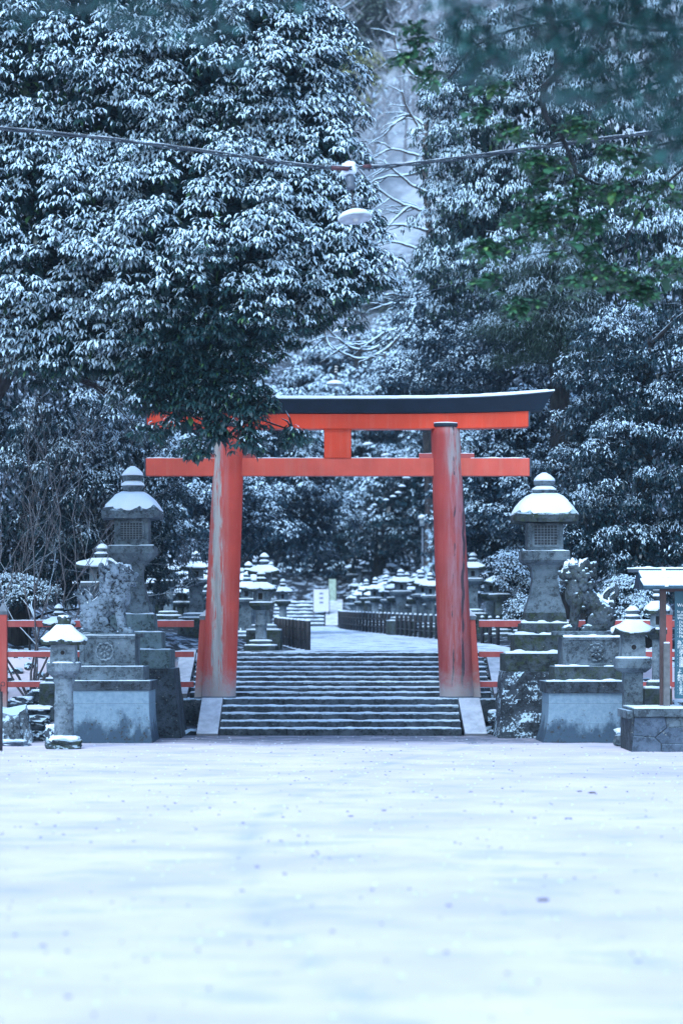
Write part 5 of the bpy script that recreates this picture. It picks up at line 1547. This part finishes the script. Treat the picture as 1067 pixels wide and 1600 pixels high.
tree('evergreen_tree', 'tall fine-leaved evergreen filling the upper right, snow on every hanging leaf', (6.0, 15), .4,
     [B(810, 180, 14, 135, 160), B(975, 120, 12, 150, 190), B(820, 370, 14, 140, 125), B(970, 400, 12, 145, 150), B(745, 300, 15, 60, 110), B(738, 120, 16, 38, 95), B(1130, 300, 12, 110, 300), B(700, 405, 16, 42, 70)],
     M['leaf_a'], puff=.55, gap=.72, nw=42, nl=9, L=.145, Wd=.034, hang=True, r0=.09, nlimb=40, e1=(-75, -15), e2=(-90, -60), snow=.76, group=None)
tree('evergreen_tree', 'softly blurred snowy evergreen behind the right end of the gate roof', (5.6, 24), .35,
     [B(725, 560, 24, 95, 105), B(830, 560, 22, 110, 110), B(690, 500, 27, 55, 70), B(800, 470, 22, 80, 70), B(930, 560, 20, 80, 110), B(640, 610, 30, 60, 60)],
     M['leaf_c'], puff=.62, gap=.85, nw=38, nl=8, L=.15, Wd=.045, r0=.09, nlimb=20, snow=.66)
tree('evergreen_tree', 'snowy evergreen between the right gate pillar and the tall right lantern', (4.6, 19), .3,
     [B(800, 735, 17, 85, 95), B(735, 790, 20, 50, 85), B(850, 690, 17, 80, 70), B(870, 800, 15, 80, 90), B(770, 830, 18, 50, 50)],
     M['leaf_c'], puff=.50, gap=.68, nw=34, nl=7, L=.15, Wd=.05, r0=.08, nlimb=16, snow=.66)
tree('evergreen_tree', 'glossy small-leaved evergreen behind the notice board at the right edge', (7.0, 6.0), .32,
     [B(1005, 600, 6, 115, 105), B(1020, 750, 5, 120, 115), B(950, 850, 4.6, 75, 70), B(935, 700, 7, 60, 85), B(1130, 700, 6, 100, 220), B(1030, 880, 4.4, 90, 60)],
     M['leaf_b'], puff=.42, gap=.56, nw=32, nl=8, L=.12, Wd=.030, hang=True, r0=.07, nlimb=30, snow=.54, e1=(-60, 10), e2=(-90, -40))
tree('conifer_tree', 'feathery dark conifer boughs between the two big right-hand evergreens', (6.4, 12.5), .22,
     [B(862, 450, 10.5, 58, 62, .8), B(812, 520, 11, 45, 42, .6), B(900, 520, 10.5, 50, 40, .6)],
     M['needle'], puff=.55, gap=.62, nw=46, nl=16, L=.26, Wd=.012, r0=.05, nlimb=14, snow=.55, e1=(-20, 25), e2=(-85, -50), inner=.5, wr=.12)
# trees beyond the gate, seen between the pillars
tree('evergreen_tree', 'snowy evergreen behind the stone lanterns left of the left gate pillar', (-6.0, 24), .28,
     [B(290, 740, 20, 75, 85), B(350, 800, 22, 70, 60), B(250, 800, 18, 60, 70), B(220, 700, 20, 90, 90)], M['leaf_c'], puff=.5, gap=.72, nw=32, nl=7, L=.15, Wd=.05, r0=.07, nlimb=14, snow=.75)
tree('evergreen_tree', 'dark evergreen seen through the left half of the gate opening', (-3.6, 34), .3,
     [B(425, 720, 32, 75, 95), B(400, 820, 30, 65, 65), B(480, 790, 34, 55, 80)], M['leaf_c'], puff=.6, gap=.85, nw=34, nl=7, L=.19, Wd=.06, r0=.08, nlimb=14, snow=.75)
tree('evergreen_tree', 'broad snowy evergreen rising behind the middle of the gate above its roof', (.8, 72), .5,
     [B(560, 690, 70, 110, 90), B(640, 640, 68, 90, 80), B(520, 600, 74, 90, 55), B(600, 560, 76, 70, 45), B(480, 680, 72, 70, 90)], M['leaf_c'], puff=.95, gap=1.35, nw=36, nl=7, L=.30, Wd=.10, r0=.14, nlimb=18, snow=.95)
tree('evergreen_tree', 'shadowy evergreen low behind the right half of the gate opening', (1.6, 60), .4,
     [B(640, 800, 56, 80, 80), B(580, 830, 60, 90, 60), B(690, 740, 54, 60, 70), B(610, 770, 62, 80, 60)], M['leaf_b'], puff=.85, gap=1.15, nw=36, nl=7, L=.24, Wd=.08, r0=.12, nlimb=18, snow=.6)
tree('evergreen_tree', 'evergreen with dull snow low behind the far steps', (-2.6, 70), .4,
     [B(500, 850, 68, 80, 60), B(430, 800, 70, 80, 80), B(560, 880, 68, 60, 35)], M['leaf_c'], puff=.85, gap=1.15, nw=34, nl=7, L=.24, Wd=.08, r0=.12, nlimb=18, snow=.6)
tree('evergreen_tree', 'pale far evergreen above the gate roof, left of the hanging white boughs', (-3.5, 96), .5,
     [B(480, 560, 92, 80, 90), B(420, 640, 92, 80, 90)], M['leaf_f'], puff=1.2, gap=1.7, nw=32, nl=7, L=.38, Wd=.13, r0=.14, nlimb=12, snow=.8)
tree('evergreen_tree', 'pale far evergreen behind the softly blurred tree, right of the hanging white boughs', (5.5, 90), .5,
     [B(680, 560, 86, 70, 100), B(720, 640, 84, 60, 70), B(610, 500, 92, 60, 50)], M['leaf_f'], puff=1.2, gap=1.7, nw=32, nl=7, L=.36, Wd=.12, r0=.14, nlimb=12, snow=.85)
# shrubs
def shrub(label, blobs, base, mat, **kw):
    return tree('shrub', label, base, .03, blobs, mat, 'shrub', None, **dict(dict(r0=.015, nlimb=10, puff=.16, gap=.20, nw=22, nl=7, L=.075, Wd=.03, snow=1.0, voids=.1, backcull=.3), **kw))
shrub('snow-laden shrub left of the tall right lantern shaft', [B(812, 893, 3, 30, 26), B(840, 915, 3, 30, 26), B(795, 878, 3.4, 18, 14)], (4.0, 3.3), M['leaf_b'])
shrub('round snow-covered bush at the foot of the tall right lantern', [B(818, 957, .9, 20, 20)], (3.85, 1.0), M['leaf_b'])
shrub('low snowy shrub behind the left fence near the edge', [B(50, 926, 3, 36, 16), B(25, 915, 3, 25, 14)], (-6.9, 3.2), M['leaf_b'])
shrub('snow-dusted low shrub behind the right guardian beast', [B(975, 935, 1.5, 30, 30), B(1000, 960, 1.2, 24, 24)], (6.1, 1.8), M['leaf_b'])

# bare shrub of pale twigs at the left
def bare_twigs(name, label, base, seeds, mat, cat, depth=4, r=.03, ln=1.1, spread=.5, seed=1, up=.2, count=5):
    rd = random.Random(seed)
    t = thing(name, base, label, cat); mb = MB()
    def grow(p, d, L, r, k):
        pts = [p]; q = p.copy(); dd = d.copy()
        for i in range(4):
            dd = (dd + Vector((rd.uniform(-.25, .25), rd.uniform(-.25, .25), rd.uniform(-.18, .22)))).normalized(); q = q + dd * L / 4; pts.append(q.copy())
        mb.tube(pts, [r, r * .85, r * .7, r * .6, r * .5], 5 if r > .008 else 4, caps=False)
        if k == 0: return
        for i in range(rd.choice([2, 3])):
            a = pts[rd.choice([2, 3, 4])]
            nd = (dd + Vector((rd.uniform(-1, 1), rd.uniform(-1, 1), rd.uniform(-.6, .9))) * spread).normalized()
            grow(a, nd, L * rd.uniform(.62, .85), r * .55, k - 1)
    for (d, L, rr) in seeds: grow(Vector((0, 0, 0)), Vector(d).normalized(), L, rr, depth)
    mb.build('branches', mat, t, recalc=False)
    return t
bz = gz(-7.4, -.5)
bare_twigs('bare_shrub', 'leafless shrub with long pale twigs above the left fence', (-6.6, 1.0, gz(-6.6, 1) ), [((-.25, 0, 1), 2.6, .034), ((.45, -.1, 1), 2.6, .034), ((.9, 0, 1.0), 2.4, .030), ((-.8, .1, 1), 2.2, .028), ((.15, .2, 1), 2.8, .032), ((.7, .1, 1.3), 2.7, .030), ((-.1, -.2, 1), 2.7, .030), ((.3, -.2, 1.2), 2.5, .030)], M['twig'], 'shrub', depth=5, spread=.6, seed=4)

# tree with bare snow-covered boughs above the gate
def bough_tree():
    Y = 32
    t = thing('bare_tree', (W(668, 700, Y).x, Y, gz(W(668, 700, Y).x, Y)), 'leafless tree with long snow-covered boughs drooping in the gap above the gate', 'tree')
    o = t.location; mb = MB()
    P = lambda *a: [W(x, y, Y + dy) - o for (x, y, dy) in a]
    mb.tube(curve_pts(P((668, 1000, 0), (672, 800, .5), (666, 600, 0), (672, 400, .4), (664, 240, 0), (672, 90, 0)), 8), [.22 - .0037 * i for i in range(41)], 10)
    curves = [[(655, 470, 0), (634, 505, -.3), (600, 536, -.5), (562, 547, -.6), (530, 530, -.8), (505, 505, -1)],
              [(655, 480, 0), (633, 515, -.4), (596, 550, -.5), (562, 560, -.6), (530, 548, -.8), (500, 525, -1)],
              [(668, 330, 0), (640, 322, -.2), (610, 308, -.4), (580, 286, -.6), (560, 262, -.8)], [(668, 360, 0), (630, 350, -.2), (600, 352, -.4), (560, 345, -.6)],
              [(668, 300, 0), (640, 285, 0), (612, 262, -.2), (600, 250, -.3)], [(668, 262, 0), (640, 272, 0), (600, 276, -.2), (572, 290, -.3)],
              [(668, 395, 0), (640, 384, -.1), (600, 376, -.4), (575, 384, -.6)], [(668, 245, 0), (645, 240, 0), (615, 232, -.2), (592, 240, -.3)],
              [(655, 465, 0), (630, 462, -.2), (600, 458, -.3), (575, 450, -.5)], [(655, 475, 0), (625, 474, -.2), (595, 476, -.4)],
              [(668, 215, 0), (650, 190, 0), (635, 165, -.2), (628, 140, -.3)], [(668, 200, 0), (640, 180, 0), (618, 192, -.2), (600, 210, -.3)],
              [(640, 500, -.2), (622, 512, -.3), (600, 520, -.5), (575, 535, -.6), (545, 540, -.6)], [(668, 130, 0), (640, 110, 0), (622, 80, 0), (615, 50, 0)],
              [(505, 505, -1), (510, 530, -1), (522, 548, -1.1)], [(600, 550, -.5), (602, 565, -.5), (596, 585, -.6)], [(640, 322, -.2), (618, 340, -.3), (600, 362, -.4)]]
    rd = random.Random(5)
    for i, c in enumerate(curves):
        cp = curve_pts(P(*c), 6); n = len(cp)
        for k in range(n): cp[k] = cp[k] + Vector((0, 0, .06 * fbm(k * .3, i)))
        r = .082 if i < 2 else .066
        mb.tube(cp, [r * (1 - .6 * k / n) for k in range(n)], 7)
        for _ in range(5):
            k = rd.randrange(2, n - 1); q = cp[k]; a = rd.uniform(-1, 1)
            e = [q, q + Vector((-.22, rd.uniform(-.2, .2), .20 * a)), q + Vector((-.50, rd.uniform(-.3, .3), .36 * a - .05)), q + Vector((-.8 * rd.uniform(.6, 1.2), 0, .55 * a - .15))]
            mb.tube(e, [r * .5, r * .4, r * .3, r * .15], 5)
    mb.build('boughs', M['bark_snow'], t, recalc=False)
bough_tree()

# ------------------------------------------------------------------ overhanging green branches close to the camera
def overhang(label, trunk, Y, clusters, branches, mat, L, Wd, nw=16, nl=6, trunk_r=.25, snow=.25, pf=.10, seed=3, gap=.14):
    t = thing('overhanging_tree', (trunk[0], trunk[1], 0), label, 'tree')
    o = Vector((trunk[0], trunk[1], 0))
    bl = []
    for (px, py, dy, r) in clusters:
        s = S(1, Y + dy); bl.append((tuple(W(px, py, Y + dy) - o), (r * s, r * s * .8, r * s * .6)))
    crown(t, bl, mat, puff=pf, gap=gap, nw=nw, nl=nl, L=L, Wd=Wd, snow=snow, inner=.15, backcull=.2, voids=.3, wr=.02, lowcut=-1.1, e1=(-30, 25), e2=(-70, -10), name='crown')
    mb = MB(); top = Vector((0, 0, 10.5))
    mb.tube(curve_pts([(0, 0, -.3), (-.1, 0, 3), (.1, .1, 7), tuple(top)], 8), [trunk_r * (1 - .5 * i / 24) for i in range(25)], 12)
    for (pts, r) in branches:
        P = [W(x, y, Y + dy) - o for (x, y, dy) in pts]
        mb.tube(curve_pts(P, 6), [r * (1 - .75 * i / (6 * (len(P) - 1))) for i in range(6 * (len(P) - 1) + 1)], 8)
    rd = random.Random(seed)
    for b in bl:
        c = Vector(b[0])
        for _ in range(3):
            q = c + Vector((rd.uniform(-1, 1) * b[1][0] * 1.5, rd.uniform(-.1, .1), rd.uniform(0, 1.3) * b[1][0] + .03)); mb.tube([q, q.lerp(c, .5) + Vector((0, 0, .02)), c], [.008, .006, .003], 4)
    mb.build('trunk', M['bark_near'], t, recalc=False)
cl1 = [(640, 45, 0, 12), (632, 96, 0, 11), (668, 120, 0, 12), (655, 70, 0, 9), (735, 175, 0, 16), (765, 130, 0, 15), (800, 205, 0, 18), (815, 335, 0, 18), (752, 390, 0, 12), (762, 440, 0, 12), (858, 260, 0, 18), (870, 330, 0, 24), (905, 300, 0, 22), (835, 300, 0, 20),
       (880, 385, 0, 22), (925, 350, 0, 20), (845, 355, 0, 20), (800, 380, 0, 14), (775, 395, 0, 14), (965, 300, 0, 22), (1010, 330, 0, 24), (940, 430, 0, 22), (990, 440, 0, 22), (900, 445, 0, 18), (1000, 460, 0, 16), (800, 490, 0, 16), (825, 475, 0, 12), (1045, 420, 0, 20), (1050, 300, 0, 24), (960, 240, 0, 20), (900, 200, 0, 18), (820, 250, 0, 14), (1010, 250, 0, 22), (925, 395, 0, 16)]
overhang('overhanging tree with a thin crooked dark branch and bright green leaves, upper right', (7.2, -20), -20, cl1,
         [([(1500, -300, 0), (1250, -250, 0), (1000, -180, 0), (880, -90, 0), (856, 0, 0), (868, 60, 0), (872, 110, 0), (850, 138, 0), (852, 180, 0), (878, 215, 0), (895, 255, 0), (905, 290, 0)], .085),
          ([(868, 55, 0), (835, 32, 0), (800, 20, 0)], .03), ([(838, 34, 0), (845, 60, 0), (850, 78, 0)], .015), ([(900, 270, 0), (930, 285, 0), (965, 290, 0), (1010, 275, 0)], .022), ([(905, 290, 0), (920, 310, 0), (960, 320, 0)], .022), ([(878, 215, 0), (850, 225, 0), (800, 215, 0), (760, 180, 0)], .018),
          ([(1200, -100, 0), (1080, 40, 0), (900, 30, .5), (760, 60, .5), (690, 130, .3), (640, 120, 0)], .03), ([(905, 290, 0), (900, 340, 0), (880, 390, 0), (830, 470, 0)], .018), ([(1200, 150, 0), (1070, 260, 0), (1000, 330, 0), (960, 430, 0)], .03), ([(880, 390, 0), (820, 400, 0), (760, 430, 0)], .012), ([(870, 110, 0), (820, 150, 0), (760, 140, 0)], .014), ([(740, 80, 0), (680, 60, 0), (640, 50, 0)], .01)],
         M['leaf_g'], .12, .058, pf=.11, gap=.23, nw=6, nl=5, snow=.26)
cl2 = [(720, 30, 0, 34), (770, 60, 0, 34), (850, 30, 0, 36), (920, 40, 0, 44), (990, 40, 0, 50), (1060, 60, 0, 56), (960, 110, 0, 42), (1030, 130, 0, 50), (1060, 190, 0, 40), (980, 160, 0, 30), (735, 75, 0, 22), (900, 100, 0, 30), (1050, 235, 0, 26), (790, 90, 0, 22), (745, 110, 0, 18), (860, 70, 0, 26), (890, 150, 0, 22), (700, 10, 0, 24), (800, 10, 0, 30), (940, 0, 0, 50), (1060, 0, 0, 60), (940, 150, 0, 26), (715, 60, 0, 18)]
overhang('very near blurred dark blue-green boughs filling the top right corner', (4.6, -37.5), -37.5, cl2,
         [([(2000, -600, 0), (1500, -200, 0), (1200, 0, 0), (1050, 60, 0), (940, 80, 0)], .03), ([(1500, -300, 0), (1200, -120, 0), (950, -40, 0), (800, 0, 0), (720, 20, 0)], .022)],
         M['leaf_t'], .055, .026, pf=.05, gap=.105, nw=5, nl=4, trunk_r=.2, snow=.42, seed=8)
cl3 = [(190, 5, 0, 28), (160, -5, 0, 30), (225, 15, 0, 26), (265, 20, 0, 24), (300, 10, 0, 26), (180, 30, 0, 16), (290, 50, 0, 16), (340, 10, 0, 22), (215, 48, 0, 14), (60, -5, 0, 30), (110, 0, 0, 26), (400, -5, 0, 26), (375, 95, 0, 9), (470, 5, 0, 16), (30, 30, 0, 14), (315, 60, 0, 10), (360, 40, 0, 12)]
overhang('very near blurred blue-green leaves along the top left edge', (-4.4, -36.5), -36.5, cl3,
         [([(-900, -600, 0), (-300, -250, 0), (0, -100, 0), (200, -20, 0), (330, -10, 0), (480, -5, 0)], .028)],
         M['leaf_t'], .045, .02, pf=.05, gap=.10, nw=3, nl=4, trunk_r=.2, snow=.26, seed=9)

# ------------------------------------------------------------------ wooded hillside beyond
mb = MB(); rd = random.Random(77)
vsN = 0
def stick(p, e, r, mi):
    d = (e - p); u = d.cross(Vector((0, 1, 0))).normalized() * r; w = Vector((0, r, 0))
    mb.add([p - u, p + u, p + w, e], [(0, 1, 3), (1, 2, 3), (2, 0, 3)], mi)
for i in range(520):
    y = rd.uniform(100, 300); x = rd.uniform(-.16, .16) * (y + 50) * .8
    if y < 160 and abs(x) > 14: continue
    z = gz(x, y); H = rd.uniform(6, 11)
    base = Vector((x, y, z)); 
    stick(base, base + Vector((rd.uniform(-.6, .6), 0, H)), .13, 0)
    for k in range(26):
        q = base + Vector((0, 0, H * rd.uniform(.3, .95))); a = rd.uniform(0, 6.28); L = rd.uniform(1.2, 3.2)
        e = q + Vector((math.cos(a) * L * .75, math.sin(a) * L * .75, L * rd.uniform(.3, 1)))
        stick(q, e, .05, rd.choice([0, 0, 1]))
        for _ in range(3):
            q2 = q.lerp(e, rd.uniform(.3, .9)); e2 = q2 + Vector((rd.uniform(-.8, .8), rd.uniform(-.8, .8), rd.uniform(.1, 1.0))); stick(q2, e2, .03, rd.choice([0, 1, 1]))
dw = mb.build('bare_wood', [bark_mat('far_bare_bark', (.13, .145, .175), (.22, .24, .28), .5, .5), bark_mat('far_bare_twig', (.22, .24, .28), (.34, .37, .42), .8, .3)], recalc=False)  # bark and twig colours lightened to carry part of the distance haze
tag(dw, 'far hillside wood of leafless grey-mauve trees dusted with snow', 'wood', kind='stuff')
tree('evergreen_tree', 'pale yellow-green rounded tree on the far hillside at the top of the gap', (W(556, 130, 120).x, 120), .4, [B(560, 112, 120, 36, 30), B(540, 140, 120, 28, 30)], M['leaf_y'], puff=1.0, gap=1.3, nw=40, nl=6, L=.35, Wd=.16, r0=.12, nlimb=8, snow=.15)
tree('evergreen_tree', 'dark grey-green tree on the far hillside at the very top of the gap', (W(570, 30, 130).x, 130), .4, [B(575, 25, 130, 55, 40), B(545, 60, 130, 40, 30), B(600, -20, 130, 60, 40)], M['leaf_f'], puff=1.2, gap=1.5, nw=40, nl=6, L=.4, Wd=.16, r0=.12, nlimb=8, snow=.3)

# ------------------------------------------------------------------ air
hz_m = bpy.data.materials.new('winter_haze'); hz_m.use_nodes = True
ht = hz_m.node_tree; ht.nodes.remove(ht.nodes['Principled BSDF'])
pvn = ht.nodes.new('ShaderNodeVolumePrincipled'); pvn.inputs['Density'].default_value = .00045; pvn.inputs['Color'].default_value = (.60, .80, 1.0, 1); pvn.inputs['Anisotropy'].default_value = .2
ht.links.new(pvn.outputs[0], ht.nodes['Material Output'].inputs['Volume'])
mb = MB(); mb.box(-420, 420, -420, 420, -1.5, 180)
hb = mb.build('haze', hz_m); tag(hb, kind='stuff'); hb['label'] = 'thin cold haze filling the valley'
print('objects', len(bpy.data.objects), 'faces', sum(len(m.polygons) for m in bpy.data.meshes))
